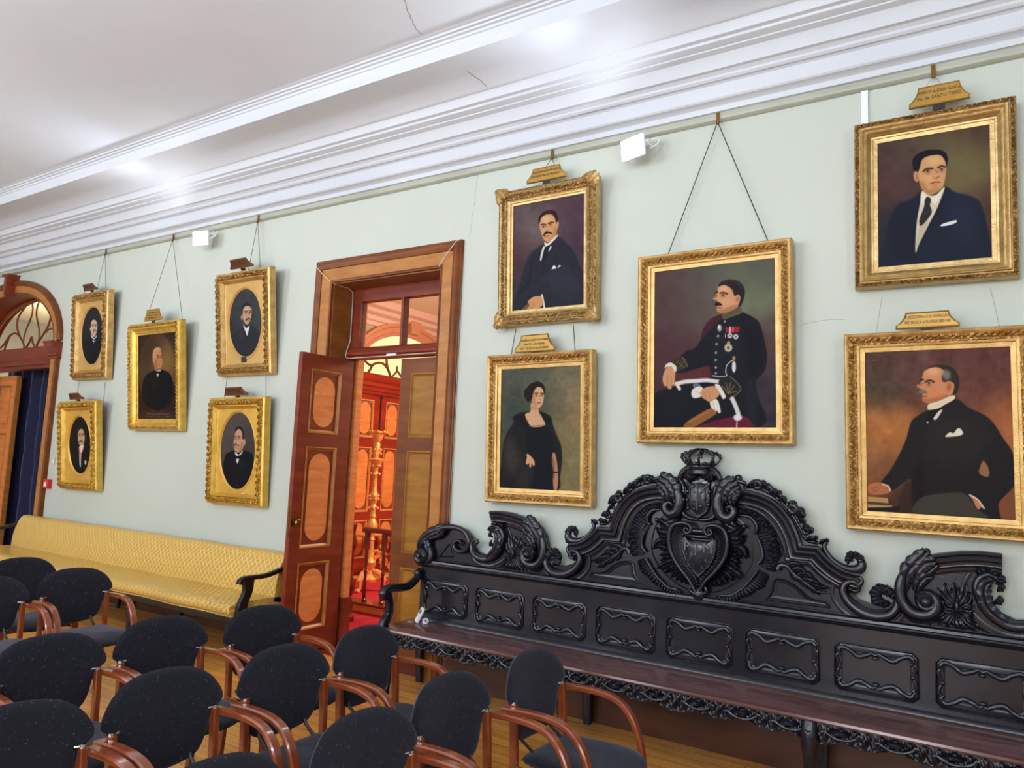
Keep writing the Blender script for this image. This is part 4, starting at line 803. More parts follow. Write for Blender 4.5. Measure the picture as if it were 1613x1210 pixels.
def art8(A):
    A.bg([(200,350,130,(88,66,66)),(200,700,130,(84,54,58)),(420,220,110,(92,88,78)),(400,420,90,(100,90,82)),(680,380,90,(120,128,100)),(720,200,90,(96,96,84)),(760,600,100,(88,66,66)),(760,950,100,(62,54,62)),(180,1000,100,(60,44,50)),(560,230,80,(104,108,92))]); A.brush(2.5,50)
    A.P((72,32,44),[(388,600),(396,540),(430,485),(480,455),(520,448),(505,480),(455,530),(400,610)],4); A.P((96,48,48),[(262,790),(430,735),(440,810),(262,840)],5)
    body=[(238,735),(300,660),(350,640),(392,590),(440,540),(512,470),(600,432),(690,470),(722,510),(750,620),(758,700),(740,770),(695,820),(700,900),(715,1080),(127,1080),(130,905),(190,868),(260,850),(340,835),(432,810),(436,740),(380,748),(310,770),(255,775)]
    A.P((24,25,36),body,6); A.P((34,36,50),[(440,560),(520,500),(600,520),(640,700),(560,780),(460,760)],50,.5); A.P((16,16,24),[(640,520),(700,560),(730,680),(680,790),(640,720)],24,.7); A.L((14,14,22),[(436,740),(440,640),(452,560)],5,6,.8)
    A.P((44,42,50),[(640,840),(690,830),(700,1080),(660,1080)],20,.5)
    A.P((208,154,114),[(488,288),(480,325),(464,362),(478,376),(474,405),(482,434),(518,440),(560,425),(598,395),(606,345),(570,300),(525,278)],4); A.P((160,108,80),[(482,432),(518,440),(560,425),(595,395),(560,400),(515,420)],10,.7); A.E((230,184,144),515,305,24,18,1,.6); A.E((224,172,134),530,372,26,20,1,.5)
    A.P((44,34,36),[(486,292),(498,268),(545,250),(600,260),(632,300),(632,350),(610,402),(598,400),(610,350),(578,345),(560,305),(520,282)],4); A.L((84,70,66),[(520,262),(580,262),(615,300)],8,8,.5); A.E((206,150,116),592,362,16,26,.25,1,15); A.E((150,96,74),594,362,8,15,.5,.6,15)
    feat(A,[(512,340)],[[(496,328),(514,325),(536,332)],[(470,326),(480,322)]],[(482,340),(466,366),(480,374)],[(478,410),(500,412)],[(466,392),(478,378),(500,386),(506,398),(486,400),(470,402)],s=.95)
    A.P((104,94,70),[(512,446),(560,430),(606,402),(618,438),(560,462),(516,476)],3)
    for i in range(7): A.L((58,50,40),[(520+13*i,470-7*i),(528+13*i,445-6*i)],3,2,.8)
    for x,y in ((522,489),(484,571),(475,616),(472,664),(471,706),(471,747),(471,779)): A.E((190,186,176),x,y,6,7,.4); A.E((90,86,84),x+2,y+2,3,3,.5)
    A.E((170,170,156),492,525,12,20,.3); A.E((226,224,210),490,520,6,10,.4); A.P((164,34,52),[(522,522),(606,516),(600,546),(580,550),(560,552),(530,550)],2.5,k=False); A.L((220,214,208),[(552,520),(550,552)],6,1.5); A.L((220,214,208),[(568,520),(566,548)],3,1.5)
    for x,y in ((550,568),(583,574)): A.E((216,214,206),x,y,14,14,.25); A.L((30,30,38),[(x-7,y-7),(x+7,y+7)],3,1); A.L((30,30,38),[(x-7,y+7),(x+7,y-7)],3,1)
    A.L((206,206,196),[(526,558),(525,578)],3,1); A.E((196,192,160),541,636,22,22,.2); A.E((120,96,60),541,636,9,10,.3); A.E((190,160,96),542,608,9,9,.3)
    A.E((222,220,214),572,742,11,32,.2); A.E((182,132,76),572,694,9,12,.3); A.L((200,198,194),[(534,795),(526,770),(532,735),(555,712),(568,706)],5,2); A.L((206,204,200),[(450,792),(490,798),(528,794)],5,2)
    A.P((206,152,112),[(174,820),(180,780),(200,744),(230,738),(244,770),(242,815),(238,850),(228,846),(222,866),(208,868),(196,850),(186,852)],3); A.L((150,100,72),[(204,790),(200,850)],3,3,.7); A.L((150,100,72),[(222,800),(220,856)],3,3,.7); A.P((226,218,204),[(184,752),(198,726),(230,722),(256,752),(242,772),(226,742),(198,744)],3)
    A.P((62,54,40),[(222,712),(285,688),(314,725),(312,745),(256,768),(250,740)],3); A.L((120,106,72),[(285,690),(313,740)],5,2); A.L((120,106,72),[(255,712),(290,745)],5,3,.8); A.L((120,106,72),[(270,745),(300,700)],3,3,.8)
    A.L((222,218,212),[(255,838),(300,826),(360,822),(420,818),(488,826)],22,4); A.L((222,218,212),[(250,836),(268,866)],18,4); A.P((110,112,134),[(344,838),(374,834),(390,866),(352,866)],4)
    A.P((226,222,208),[(334,890),(342,868),(378,852),(400,866),(392,905),(360,918),(340,912)],3); A.P((226,222,208),[(438,935),(478,925),(498,990),(486,1000),(474,985),(470,1006),(456,1000),(446,975)],3); A.L((150,146,130),[(455,940),(466,990)],3,2,.7); A.L((150,146,130),[(355,880),(385,890)],3,2,.7)
    A.P((204,150,110),[(384,885),(404,862),(450,850),(480,858),(494,890),(476,915),(440,938),(410,925),(390,908)],3); A.L((150,102,74),[(405,885),(420,930)],3,3,.7); A.L((150,102,74),[(428,880),(444,930)],3,3,.7); A.P((228,222,208),[(464,843),(488,842),(508,870),(528,905),(510,922),(488,880)],3)
    A.P((42,40,38),[(486,822),(548,792),(590,830),(612,864),(606,884),(545,928),(522,898),(505,860)],3); A.L((128,116,88),[(548,796),(590,832),(608,872),(548,924)],5,2,.9)
    for a_ in range(5): A.L((126,114,84),[(540,890),(540+46*cos(-2.4+a_*.55),890+60*sin(-2.4+a_*.55))],6,3,.85)
    A.P((150,98,54),[(292,1078),(305,1052),(370,1010),(440,975),(470,1004),(400,1050),(345,1080)],3); A.L((190,140,84),[(320,1050),(440,985)],6,4,.6); A.P((106,30,58),[(380,1082),(440,1050),(540,1026),(625,1016),(658,1040),(660,1082)],4)
    A.L((216,212,206),[(562,920),(580,960),(596,1005)],24,3); A.E((226,222,214),592,1024,24,18,.3); A.L((216,212,206),[(588,1040),(586,1078)],6,3)
def art9(A):
    A.bg([(250,330,130,(84,70,62)),(450,300,110,(98,84,68)),(690,420,90,(124,116,74)),(720,560,80,(120,108,70)),(240,560,110,(92,60,58)),(790,650,80,(80,52,54)),(760,280,100,(82,62,52)),(300,950,150,(44,46,58)),(220,420,90,(78,60,58))]); A.brush(2.5,50)
    A.P((32,38,56),[(190,1042),(192,1000),(228,880),(258,760),(298,692),(380,655),(430,615),(500,640),(565,585),(620,615),(700,635),(752,662),(785,740),(812,880),(824,977),(600,1012)],9); A.P((46,54,76),[(620,640),(700,660),(740,800),(700,900),(600,860),(580,740)],50,.45); A.P((24,28,42),[(300,720),(380,760),(395,950),(330,1000),(260,940)],40,.5); A.L((22,26,40),[(560,640),(520,740),(440,880),(402,970)],5,5,.8); A.L((22,26,40),[(425,640),(400,760),(385,900)],5,5,.8)
    A.P((216,204,178),[(438,610),(424,680),(406,780),(398,880),(398,958),(418,905),(468,806),(520,705),(562,588),(500,640)],3); A.P((184,172,148),[(440,760),(470,790),(420,900),(400,940),(405,860)],10,.6); A.P((234,226,206),[(438,610),(428,660),(446,690),(470,645)],3); A.P((234,226,206),[(470,645),(500,680),(520,672),(562,588),(520,630)],3); A.P((50,50,52),[(464,642),(486,656),(480,690),(488,735),(430,806),(420,772),(446,700),(450,665)],3); A.L((84,84,80),[(440,740),(478,720)],5,4,.6)
    A.P((210,160,112),[(420,455),(414,510),(424,570),(440,606),(475,632),(515,618),(552,585),(568,520),(570,455),(545,410),(490,405),(445,420)],4); A.P((166,112,74),[(424,560),(440,606),(475,632),(515,618),(545,590),(510,600),(470,600),(445,560)],12,.6); A.E((234,192,144),505,440,34,20,1,.6); A.E((228,180,132),470,540,22,16,1,.5)
    A.P((26,26,34),[(384,475),(386,430),(420,398),(465,380),(530,378),(568,394),(582,432),(572,470),(566,440),(540,408),(500,408),(460,418),(434,440),(424,480),(410,506),(392,500)],4); A.E((206,154,110),404,530,15,30,.25,1,-8); A.E((150,100,70),407,532,7,17,.5,.6,-8)
    feat(A,[(468,500),(546,489)],[[(444,500),(462,486),(496,484)],[(526,478),(546,469),(566,474)]],[(512,492),(534,522),(516,536)],[(484,569),(508,560),(534,560)],None,s=1.05,dark=(46,32,26)); A.L((168,116,80),[(498,532),(506,542),(530,534)],5,4,.7); A.L((168,116,80),[(495,590),(520,586)],8,6,.5)
    A.P((232,230,226),[(538,806),(552,792),(590,780),(626,772),(624,786),(580,802)],2.5)
def art10(A):
    A.bg([(180,300,80,(92,72,56)),(230,440,60,(76,70,58)),(250,620,90,(184,120,66)),(180,820,90,(150,100,60)),(400,320,120,(102,68,60)),(700,300,130,(104,64,58)),(840,600,90,(176,110,68)),(640,450,80,(120,76,62)),(250,850,60,(110,72,48)),(300,1000,60,(70,46,36)),(860,1000,80,(150,96,62))]); A.brush(5,60); A.brush(3,24)
    A.P((60,44,36),[(330,900),(380,900),(390,1050),(300,1045)],14,.8)
    A.P((40,36,37),[(214,902),(256,840),(290,785),(340,680),(362,600),(390,565),(455,528),(585,472),(650,512),(760,570),(830,670),(880,752),(886,900),(846,948),(806,1000),(824,1078),(560,1065),(395,1052),(372,960),(366,880),(330,892),(266,936)],5); A.P((56,50,48),[(480,600),(620,560),(740,640),(720,760),(560,800),(460,740)],60,.5); A.P((26,24,26),[(370,880),(420,760),(430,900),(440,950),(395,1000)],24,.7); A.L((26,24,26),[(730,700),(770,800),(720,860)],6,8,.7); A.brush(1.5,14)
    A.P((72,68,60),[(398,1052),(392,990),(440,960),(520,948),(620,944),(670,985),(700,1030),(740,1070)],6); A.P((160,112,76),[(706,836),(728,782),(758,828),(752,862),(722,856)],4); A.P((136,84,56),[(806,1000),(850,950),(888,918),(890,1080),(824,1078)],6)
    A.P((210,146,102),[(440,330),(426,352),(420,385),(402,412),(414,426),(424,448),(424,480),(452,494),(500,488),(560,462),(584,420),(584,380),(545,325),(490,308)],4); A.P((176,108,74),[(424,480),(452,494),(500,488),(560,462),(540,450),(500,462),(460,470)],10,.7); A.E((238,186,144),480,335,32,18,1,.7); A.E((222,130,92),480,435,22,16,1,.5)
    A.P((56,46,44),[(436,330),(470,306),(530,302),(578,318),(606,360),(608,410),(590,452),(578,450),(584,400),(560,385),(530,388),(522,360),(536,335),(500,314),(460,318)],4); A.E((136,132,122),545,352,20,26,.6,.9,-20); A.E((208,134,98),556,412,20,28,.25,1,15); A.E((160,88,62),558,412,10,17,.5,.6,15)
    feat(A,[(456,396)],[[(440,386),(462,380),(482,388)],[(418,378),(428,376)]],[(430,392),(404,414),(420,426)],[(426,462),(444,460)],[(404,436),(420,426),(444,432),(450,444),(430,448),(410,444)],musc=(128,116,104),s=.95)
    A.P((232,216,184),[(454,500),(500,486),(578,454),(584,474),(540,500),(500,522),(454,528)],3); A.P((30,26,30),[(455,535),(500,525),(530,515),(480,580),(450,600),(440,590)],4); A.P((224,214,194),[(478,572),(505,535),(524,528),(496,574)],3); A.E((230,230,226),449,592,4,4,.3)
    A.P((234,222,196),[(538,662),(560,640),(580,644),(596,624),(612,620),(628,644),(612,656),(570,662)],2.5); A.P((186,118,80),[(150,912),(180,896),(225,898),(262,926),(250,948),(200,956),(156,948)],4); A.L((130,74,50),[(170,925),(200,915)],4,4,.7); A.L((130,74,50),[(175,940),(205,932)],4,4,.7); A.L((226,212,186),[(224,904),(250,912),(262,934)],7,2)
    A.P((190,150,96),[(148,965),(248,972),(252,998),(148,990)],2.5,k=False); A.P((90,62,40),[(148,990),(252,998),(250,1004),(148,998)],2,k=False); A.P((186,164,116),[(148,1006),(270,1010),(272,1020),(148,1018)],2.5,k=False); A.P((38,34,34),[(148,1022),(310,1014),(300,1040),(148,1036)],4,k=False)
    A.P((206,138,98),[(660,958),(690,970),(728,1012),(712,1018),(706,1028),(690,1012),(676,980)],3); A.L((228,216,192),[(660,954),(700,978),(732,1022)],7,2); A.L((40,32,30),[(168,282),(180,262),(186,280),(200,262)],3,1.5,.8); A.L((40,32,30),[(168,296),(220,288)],3,1.5,.8)
# ------------------------------------------------------------------ frames
def orn_leaf(x,s,per):  # running acanthus: lobed leaves with deep cuts between
    p=(x/per)%1; q=p+.22*sin(2*pi*s); w=abs(sin(pi*q))**.8; c=abs(sin(3*pi*q+2.4*pi*abs(s-.5)))**.7; return (.15+.85*w)*(.35+.65*c)*max(0,sin(pi*s))**.45
def orn_bead(x,s,per): p=(x/per)%1; return max(0,sin(pi*p))**.7*max(0,sin(pi*s))
def orn_wave(x,s,per): p=(x/per)%1; return (.5+.5*sin(2*pi*(p+s*.9)))*(.55+.45*abs(sin(2*pi*p*2.5+s*5)))*max(0,sin(pi*s))**.5
def frame_mesh(name,w,h,prof,orns,mat,parent,step=.0042,matid=None):
    """prof: [(s,d,band)] from the opening outward; orns: band -> (fn,amp,period)"""
    s_=[];  # refine profile
    for (a,b) in zip(prof,prof[1:]):
        n = 9 if b[2] and a[2]==b[2] else 1
        for k in range(n): t=k/n; s_.append((a[0]+(b[0]-a[0])*t, a[1]+(b[1]-a[1])*t, (a[2] if n>1 else None), t))
    s_.append((prof[-1][0],prof[-1][1],None,0)); mo=prof[-1][0]
    m=MB()
    for side in range(4):
        L=(w if side%2==0 else h); N=max(2,int((L+2*mo)/step)); rows=[]
        for i in range(N+1):
            u=i/N; row=[]
            for s,d,b,t in s_:
                x=-(L/2+s)+u*(L+2*s)
                if b: fn,amp,per=orns[b]; e=min(1,(L/2+s-abs(x)+.01)/.02); d=d+amp*fn(x+100*per,t,per)*max(0,e)
                if side==0: row.append((x,-d,-s))
                elif side==1: row.append((w/2+s,-d,h/2+x))
                elif side==2: row.append((-x,-d,h+s))
                else: row.append((-w/2-s,-d,h/2-x))
            rows.append(row)
        m.grid(rows); np_=len(s_); m.m[-(N*(np_-1)):]=[1 if s_[j][2] else 0 for _ in range(N) for j in range(np_-1)]
    return m.build(name,[mat,M[{'gilt_frame':'gold_c','bright_gilt':'gold_bright_c'}.get(mat.name,'gold_dull_c')]],parent,smooth=50,recalc=True)
OV=dict(prof=[(0,-.005,0),(0,.010,0),(.010,.012,0),(.014,.022,0),(.030,.040,0),(.036,.052,0),(.044,.050,0),(.048,.040,'a'),(.096,.042,'a'),(.099,.044,0),(.112,.034,0),(.118,.034,0),(.124,.0,0),(.126,-.028,0)],orns={'a':(orn_leaf,.046,.062)})
T3=dict(prof=[(0,-.005,0),(0,.006,0),(.018,.010,0),(.020,.018,0),(.034,.022,0),(.060,.036,0),(.064,.048,0),(.078,.052,0),(.082,.050,'a'),(.106,.056,'a'),(.112,.048,0),(.128,.02,0),(.130,-.028,0)],orns={'a':(orn_leaf,.024,.040)})
FT=dict(prof=[(0,-.005,0),(0,.006,0),(.024,.010,0),(.026,.020,0),(.034,.024,0),(.040,.024,'b'),(.050,.026,'b'),(.054,.030,'a'),(.080,.040,'a'),(.084,.046,0),(.098,.050,0),(.106,.044,0),(.108,-.028,0)],orns={'a':(orn_wave,.018,.036),'b':(orn_bead,.004,.012)})
F6=dict(prof=[(0,-.005,0),(0,.008,0),(.016,.010,0),(.018,.020,0),(.034,.024,0),(.040,.030,'b'),(.052,.036,'b'),(.056,.040,'a'),(.080,.050,'a'),(.084,.054,0),(.090,.058,0),(.094,.050,'c'),(.112,.040,'c'),(.116,.034,0),(.118,-.028,0)],orns={'a':(orn_wave,.017,.028),'b':(orn_bead,.005,.014),'c':(orn_leaf,.006,.02)})
F9=dict(prof=[(0,-.005,0),(0,.006,0),(.022,.009,0),(.024,.016,0),(.034,.018,0),(.036,.026,0),(.044,.030,0),(.046,.034,0),(.052,.046,0),(.062,.050,0),(.068,.046,0),(.072,.056,0),(.084,.060,0),(.088,.048,0),(.094,.046,'a'),(.118,.046,'a'),(.122,.034,0),(.124,-.028,0)],orns={'a':(orn_leaf,.022,.040)})
def oval_mat(w,h,ca,cb,ra,rb,mat,parent):
    n=64; inn=[(ca+ra*cos(2*pi*k/n),cb+rb*sin(2*pi*k/n)) for k in range(n)]; out=[]
    for k in range(n):
        c,s=cos(2*pi*k/n),sin(2*pi*k/n); t=min(((w/2-ca) if c>0 else (w/2+ca))/max(abs(c),1e-6), ((h-cb) if s>0 else cb)/max(abs(s),1e-6)); out.append((ca+c*t,cb+s*t))
    # snap nearest to the corners
    for cx_,cz_ in ((-w/2,0),(w/2,0),(w/2,h),(-w/2,h)):
        j=min(range(n),key=lambda k:(out[k][0]-cx_)**2+(out[k][1]-cz_)**2); out[j]=(cx_,cz_)
    m=MB(); f=lambda k_,d: [(ca+(x-ca)*k_,-d,cb+(z-cb)*k_) for x,z in inn]
    m.grid([[(x,-.012,z) for x,z in out],f(1.10,.012),f(1.085,.018),f(1.05,.019),f(1.03,.012),f(1.0,.003)],cv=True,flip=True)
    return m.build('oval_mat',mat,parent,smooth=40)
def textmesh(lines,size,mat,parent,x,y,z,lead=1.25,name='lettering'):
    for i,t in enumerate(lines):
        c=bpy.data.curves.new('lettering','FONT'); c.body=t; c.size=size; c.align_x='CENTER'; c.extrude=.0004; c.resolution_u=2
        o=bpy.data.objects.new('t',c); COL.objects.link(o); bpy.context.view_layer.update(); me=bpy.data.meshes.new_from_object(o.evaluated_get(bpy.context.evaluated_depsgraph_get())); bpy.data.objects.remove(o)
        me.materials.clear(); me.materials.append(mat); q=bpy.data.objects.new(name,me); COL.objects.link(q); q.parent=parent; q.location=(x,y,z-i*size*lead); q.rotation_euler=(pi/2,0,0)
        wd=max(v.co.x for v in me.vertices)-min(v.co.x for v in me.vertices); q.scale=(min(1,wlim/wd),1,1); last=q
    return last
wlim=1
def plaque(parent,w,h,x,z,y,lines,mat,size,brown=False,tilt=8):
    global wlim
    p=empty('name_plaque',(x,y,z),(radians(-tilt),0,0)); p.parent=parent
    def shape(k):
        a=w/2-k; b=w/2*.68-k*.7; pts=[(-a,k),(a,k),(a,.22*h)]
        for t in np.linspace(0,1,7)[1:]: pts.append((a+(b-a)*(1-(1-t)**1.6 if True else t), .22*h+(h-k-.22*h)*(t**1.3)))
        return pts+[(-x_,z_) for x_,z_ in pts[:1:-1]]
    m=MB(); o=shape(0); i1=shape(.006); n=len(o)
    m.grid([[(x_,.008,z_) for x_,z_ in o],[(x_,-.006,z_) for x_,z_ in o],[(x_,-.011,z_) for x_,z_ in shape(.003)],[(x_,-.006,z_) for x_,z_ in shape(.009)]],cv=True)
    m.f.append(tuple(3*n+k for k in range(n))); m.m.append(0); m.f.append(tuple(range(n-1,-1,-1))); m.m.append(0)
    m.build('board',mat,p,smooth=30); wlim=w*.72
    if lines: textmesh(lines,size,M['letter'],p,0,-.0075,h*.62,name='lettering')
    else:   # writing too small to read: rows of tiny brush strokes
        m=MB()
        for k in range(2 if h<.11 else 3):
            x_=-w*.26; zz=h*(.66-.22*k)
            while x_<w*.26:
                l_=random.uniform(.004,.012); m.add([(x_,-.0065,zz),(x_+l_,-.0065,zz),(x_+l_,-.0065,zz+.009),(x_,-.0065,zz+.009)],[(0,1,2,3)]); x_+=l_+random.choice((.003,.003,.009))
        o_=m.build('lettering',M['letter'],p,smooth=0); o_['kind']='stuff'
    MB().box(-.03,.03,-.002,.006,-.03,.004).build('bracket',M['black_line'],p,smooth=0)
    return p
def picture(label,X,Z,w,h,lean,roll_,quad,art,fr,mat,nx,oval=None,matm=None,pl=None,hook=None,cords=(),cordr=.0026,lower=False,group=None):
    r=empty('framed_portrait',(X,-.05,Z),(radians(lean),radians(-roll_),0)); tag(r,label,'painting','framed portraits on the wall' if group is None else group)
    A=Art(quad,nx,int(nx*h/w)); art(A); c=A.mesh(w,h,M['paint'],r)
    frame_mesh('frame',w,h,fr['prof'],fr['orns'],mat,r)
    mo=fr['prof'][-1][0]
    MB().box(-w/2-.03,w/2+.03,.004,.02,-.03,h+.03).build('backing_board',M['darkbrown'],r,smooth=0)
    if oval: oval_mat(w,h,*oval,matm,r)
    if pl: plaque(r,**pl)
    inv=r.matrix_basis.inverted()
    if hook:
        hx=at(*hook,-.045); m=MB(); m.box(hx[0]-.011,hx[0]+.011,-.050,-.043,4.045,4.118); m.box(hx[0]-.009,hx[0]+.009,-.062,-.043,4.035,4.047)
        o=m.build('picture_hook',M['brass'],r,smooth=0); o.matrix_parent_inverse=inv
    for c0,c1 in cords:
        a_=at(*c0,-.035) if not isinstance(c0[0],str) else None
        top=Vector(at(c0[0],c0[1]+(0 if hook else 4),-.046 if hook else -.035))
        # lower end: on the back of the frame top
        q=r.matrix_basis@Vector((0,0,h+mo)); b_=Vector(at(c1[0],c1[1],q.y+.022))
        if hook: top=Vector((at(*hook,-.045)[0],-.052,4.05))
        m=MB(); m.tube([top,b_,b_+(b_-top).normalized()*.03],cordr,5); o=m.build('hanging_cord',M['cord'],r); o.matrix_parent_inverse=inv
    return r
PQ=dict
picture('oval portrait of a balding moustached man in black, gilt frame, nearest the arch top',-8.983,2.628,.551,.813,4.5,0,[(205,278),(476,240),(462,1000),(182,1022)],art1,OV,M['gold'],90,(0,.407,.245,.345),M['gold_mat'],PQ(w=.30,h=.085,x=0,z=.955,y=-.03,lines=None,mat=M['plaque_brown'],size=.024,tilt=-34),(167,397),[((167,400),(153,455)),((167,400),(167,455))])
picture('oval portrait of a man wearing a red neck ribbon, gilt frame by red call point',-8.974,1.312,.604,.808,5.9,.8,[(180,262),(447,248),(470,985),(168,968)],art2,OV,M['gold_bright'],90,(0,.404,.245,.335),M['gold_mat_bright'],PQ(w=.30,h=.085,x=0,z=.95,y=-.03,lines=None,mat=M['plaque_brown'],size=.03,tilt=-34),None,[((125,598),(119,634)),((166,598),(163,634))])
picture('portrait of a fair haired bare-faced man, painted oval with script band below, bright gilt frame',-7.538,2.033,.705,.931,5.9,.2,[(153,268),(484,237),(484,988),(160,993)],art3,T3,M['gold_bright'],110,None,None,PQ(w=.32,h=.125,x=-.02,z=1.075,y=-.03,lines=None,mat=M['plaque'],size=.028,tilt=0),(273,378),[((273,380),(232,500)),((273,380),(287,500))])
picture('oval portrait of a man in dark grey, gilt frame with small black tag at bottom',-6.114,2.594,.583,.797,6.5,.2,[(165,283),(520,215),(540,1005),(172,1015)],art4,OV,M['gold'],110,(0,.400,.248,.335),M['gold_mat'],PQ(w=.34,h=.10,x=0,z=.945,y=-.03,lines=None,mat=M['plaque_brown'],size=.026,tilt=-34),(407,346),[((407,350),(392,424)),((407,350),(410,424))])
picture('oval portrait of a man with bow tie and grey moustache, nearest the open door leaf',-6.098,1.320,.608,.806,3.2,.5,[(190,248),(565,240),(548,1045),(160,1020)],art5,OV,M['gold_bright'],110,(0,.402,.262,.372),M['gold_mat_bright'],PQ(w=.34,h=.09,x=0,z=.945,y=-.03,lines=None,mat=M['plaque_brown'],size=.026,tilt=-34),None,[((358,590),(353,628)),((419,590),(419,626))])
picture('portrait of a young man holding papers, brown moustache, gilt frame with scrolled corners',-2.685,2.877,.613,.822,3.1,.2,[(175,292),(677,200),(672,983),(170,1033)],art6,F6,M['gold_dull'],190,None,None,PQ(w=.34,h=.105,x=.0,z=.965,y=-.03,lines=['VISCONDE ESTEVAM PINTO','DE SOUSA Nat. de Matosinhos'],mat=M['plaque'],size=.024,tilt=0),(870,243),[((870,246),(856,270)),((870,246),(876,266))])
picture('portrait of a woman in a black dress and sheer black cloak, gilt frame',-2.700,1.529,.678,.895,1.9,.7,[(150,228),(697,195),(684,1055),(143,1030)],art7,FT,M['gold'],190,None,None,PQ(w=.34,h=.13,x=-.03,z=1.01,y=-.03,lines=['D.AMELIA LEITE NOGUEIRA','PINTO OLIVEIRA','NAT. DE LECA DA PALMEIRA'],mat=M['plaque'],size=.024,tilt=0),None,[((813,514),(806,556)),((903,508),(906,552))],.0035)
picture('largest portrait, seated man in dark court uniform with medals, above the bench crown',-1.428,1.992,.793,1.065,1.1,.4,[(130,212),(806,127),(808,1080),(127,1080)],art8,FT,M['gold'],230,None,None,None,(1131,182),[((1131,184),(1052,402)),((1131,184),(1209,378))],.0036)
picture('portrait of a clean shaven man in a navy suit, wide stepped gilt frame, upper right',-.180,2.936,.557,.746,2.2,-.5,[(187,348),(816,233),(824,977),(190,1042)],art9,F9,M['gold_dull'],210,None,None,PQ(w=.30,h=.115,x=.04,z=.905,y=-.03,lines=['AMANCIO da SOUSA GONC.es','Na. de  SANTO TIRSO'],mat=M['plaque'],size=.026,tilt=0),(1470,103),[((1470,108),(1440,165)),((1470,108),(1500,150))],.0008)
picture('portrait of a greying man leaning on books, hand in pocket, gilt frame, lower right',-.183,1.524,.697,.909,2.2,0,[(136,243),(866,207),(890,1080),(146,1037)],art10,FT,M['gold'],230,None,None,PQ(w=.31,h=.092,x=-.03,z=1.028,y=-.03,lines=['DR. JOSE DOMING.OS da OLIVEIRA JUN.or','NAT. DE LECA da PALMEIRA 1880-1940'],mat=M['plaque'],size=.024,tilt=0),None,[((1390,460),(1380,525)),((1560,450),(1575,516))],.0008)
P_={o.name:o for o in bpy.data.objects if o.name.startswith('framed_portrait')}
MB().box(-.055,.022,-.020,-.012,.006,.062).build('inventory_tag',M['letter'],P_['framed_portrait.003'],bevel=.003)
for nm,w,hh,mo,rr in (('framed_portrait.005',.613,.822,.090,.042),):
    for sx in (-1,1):
        for sz in (0,1):
            cx_=sx*(w/2+mo); cz_=-mo if sz==0 else hh+mo; d=1 if sz else -1; m=MB()
            acan(m,[(cx_+sx*rr*.5,cz_+d*rr*.5),(cx_-sx*rr*.8,cz_+d*rr*.35),(cx_-sx*rr*2,cz_+d*rr*.2)],rr*.7,-.05,.022,3,.0,16,9); acan(m,[(cx_+sx*rr*.5,cz_+d*rr*.5),(cx_+sx*rr*.35,cz_-d*rr*.8),(cx_+sx*rr*.2,cz_-d*rr*2)],rr*.7,-.05,.022,3,0,16,9); acan(m,[(cx_+sx*rr*.9,cz_+d*rr*.9),(cx_,cz_),(cx_-sx*rr,cz_-d*rr)],rr*.9,-.052,.026,3,.0,16,9)
            m.build('corner_ornament',M['gold_dull'],P_[nm],smooth=60)
# small black tag on the oval mat of the man with the pointed moustache; the two lit floodlights
def floodlight(px,rz,label):
    q=at(px[0],px[1],-.17); r=empty('floodlight',(q[0]+.06,-.05,q[2]+.05)); tag(r,label,'lamp')
    MB().box(-.02,.02,-.03,.0,.0,.045).build('clamp',M['white_plastic'],r,smooth=0)
    m=MB(); m.tube([(-.04,-.05,-.01),(0,-.03,.02),(.04,-.02,-.01)],.006,6); m.build('yoke',M['white_plastic'],r)
    h=empty('head',(-.06,-.12,-.045),(radians(8),0,radians(rz))); h.parent=r
    MB().box(-.105,.105,-.006,.012,-.078,.078).build('housing',M['white_plastic'],h,bevel=.006)
    MB().box(-.095,.095,-.012,-.0065,-.068,.068).build('led_panel',M['led'],h,smooth=0)
    m=MB()
    for k in range(6): m.box(-.06+.022*k,-.054+.022*k,.012,.035,-.05,.05)
    m.build('heat_sink',M['white_plastic'],h,smooth=0)
    m=MB(); m.tube(crom([(.05,-.09,-.06),(.10,-.06,-.02),(.09,-.03,.03),(.04,-.02,.04)],5),.004,6); m.build('lead',M['white_plastic'],r)
floodlight((316,376),12,'lit white floodlight clipped under the picture rail above the small oval portraits')
floodlight((997,234),-18,'lit white floodlight clipped under the picture rail between young man and uniformed man portraits')
# ------------------------------------------------------------------ carved bench
BX = -1.49
bench = empty('carved_bench',(BX,0,0)); tag(bench,'very long blackened wood bench with richly carved crest, crowned shield and heart cartouche','bench')
EB = M['ebony']; YF = -.078      # front face of the back boards
def cv(o,s):
    def f(*pts):
        out=[]
        for u,v in pts:
            p=at(o[0]+s*u,o[1]+s*v,-.08); out.append((p[0]-BX,p[2]))
        return out
    return f
qa=cv((640,780),.18599); qb=cv((880,700),.21495); qk=cv((1030,780),.14881); qt=cv((1040,700),.1157)
def mir(pts,s): return [(x*s*-1 if s>0 else x,z) for x,z in pts] if s>0 else pts     # s=-1 left half, s=+1 mirrored
def bpart(name,m,mat=EB,parent=bench,smooth=50,**k): return m.build(name,mat,parent,smooth=smooth,**k)
def tubexz(m,pts,r,y,n=10,ell=.9,sub=5,yf=None):
    S_=crom(pts,sub); N=len(S_)
    R_=np.interp(np.linspace(0,1,N),np.linspace(0,1,len(r)),r) if hasattr(r,'__len__') else [r]*N
    Y_=np.interp(np.linspace(0,1,N),np.linspace(0,1,len(yf)),yf) if yf else [y]*N
    m.tube([(x,Y_[i],z) for i,(x,z) in enumerate(S_)],list(R_),n,ell=ell,up=(0,-1,0)); return m
def groove(m,pts,r,y,k=3,sub=5):
    """reeded tapered scroll: main tube with fine raised lines"""
    tubexz(m,pts,r,y,12,.8,sub); return m
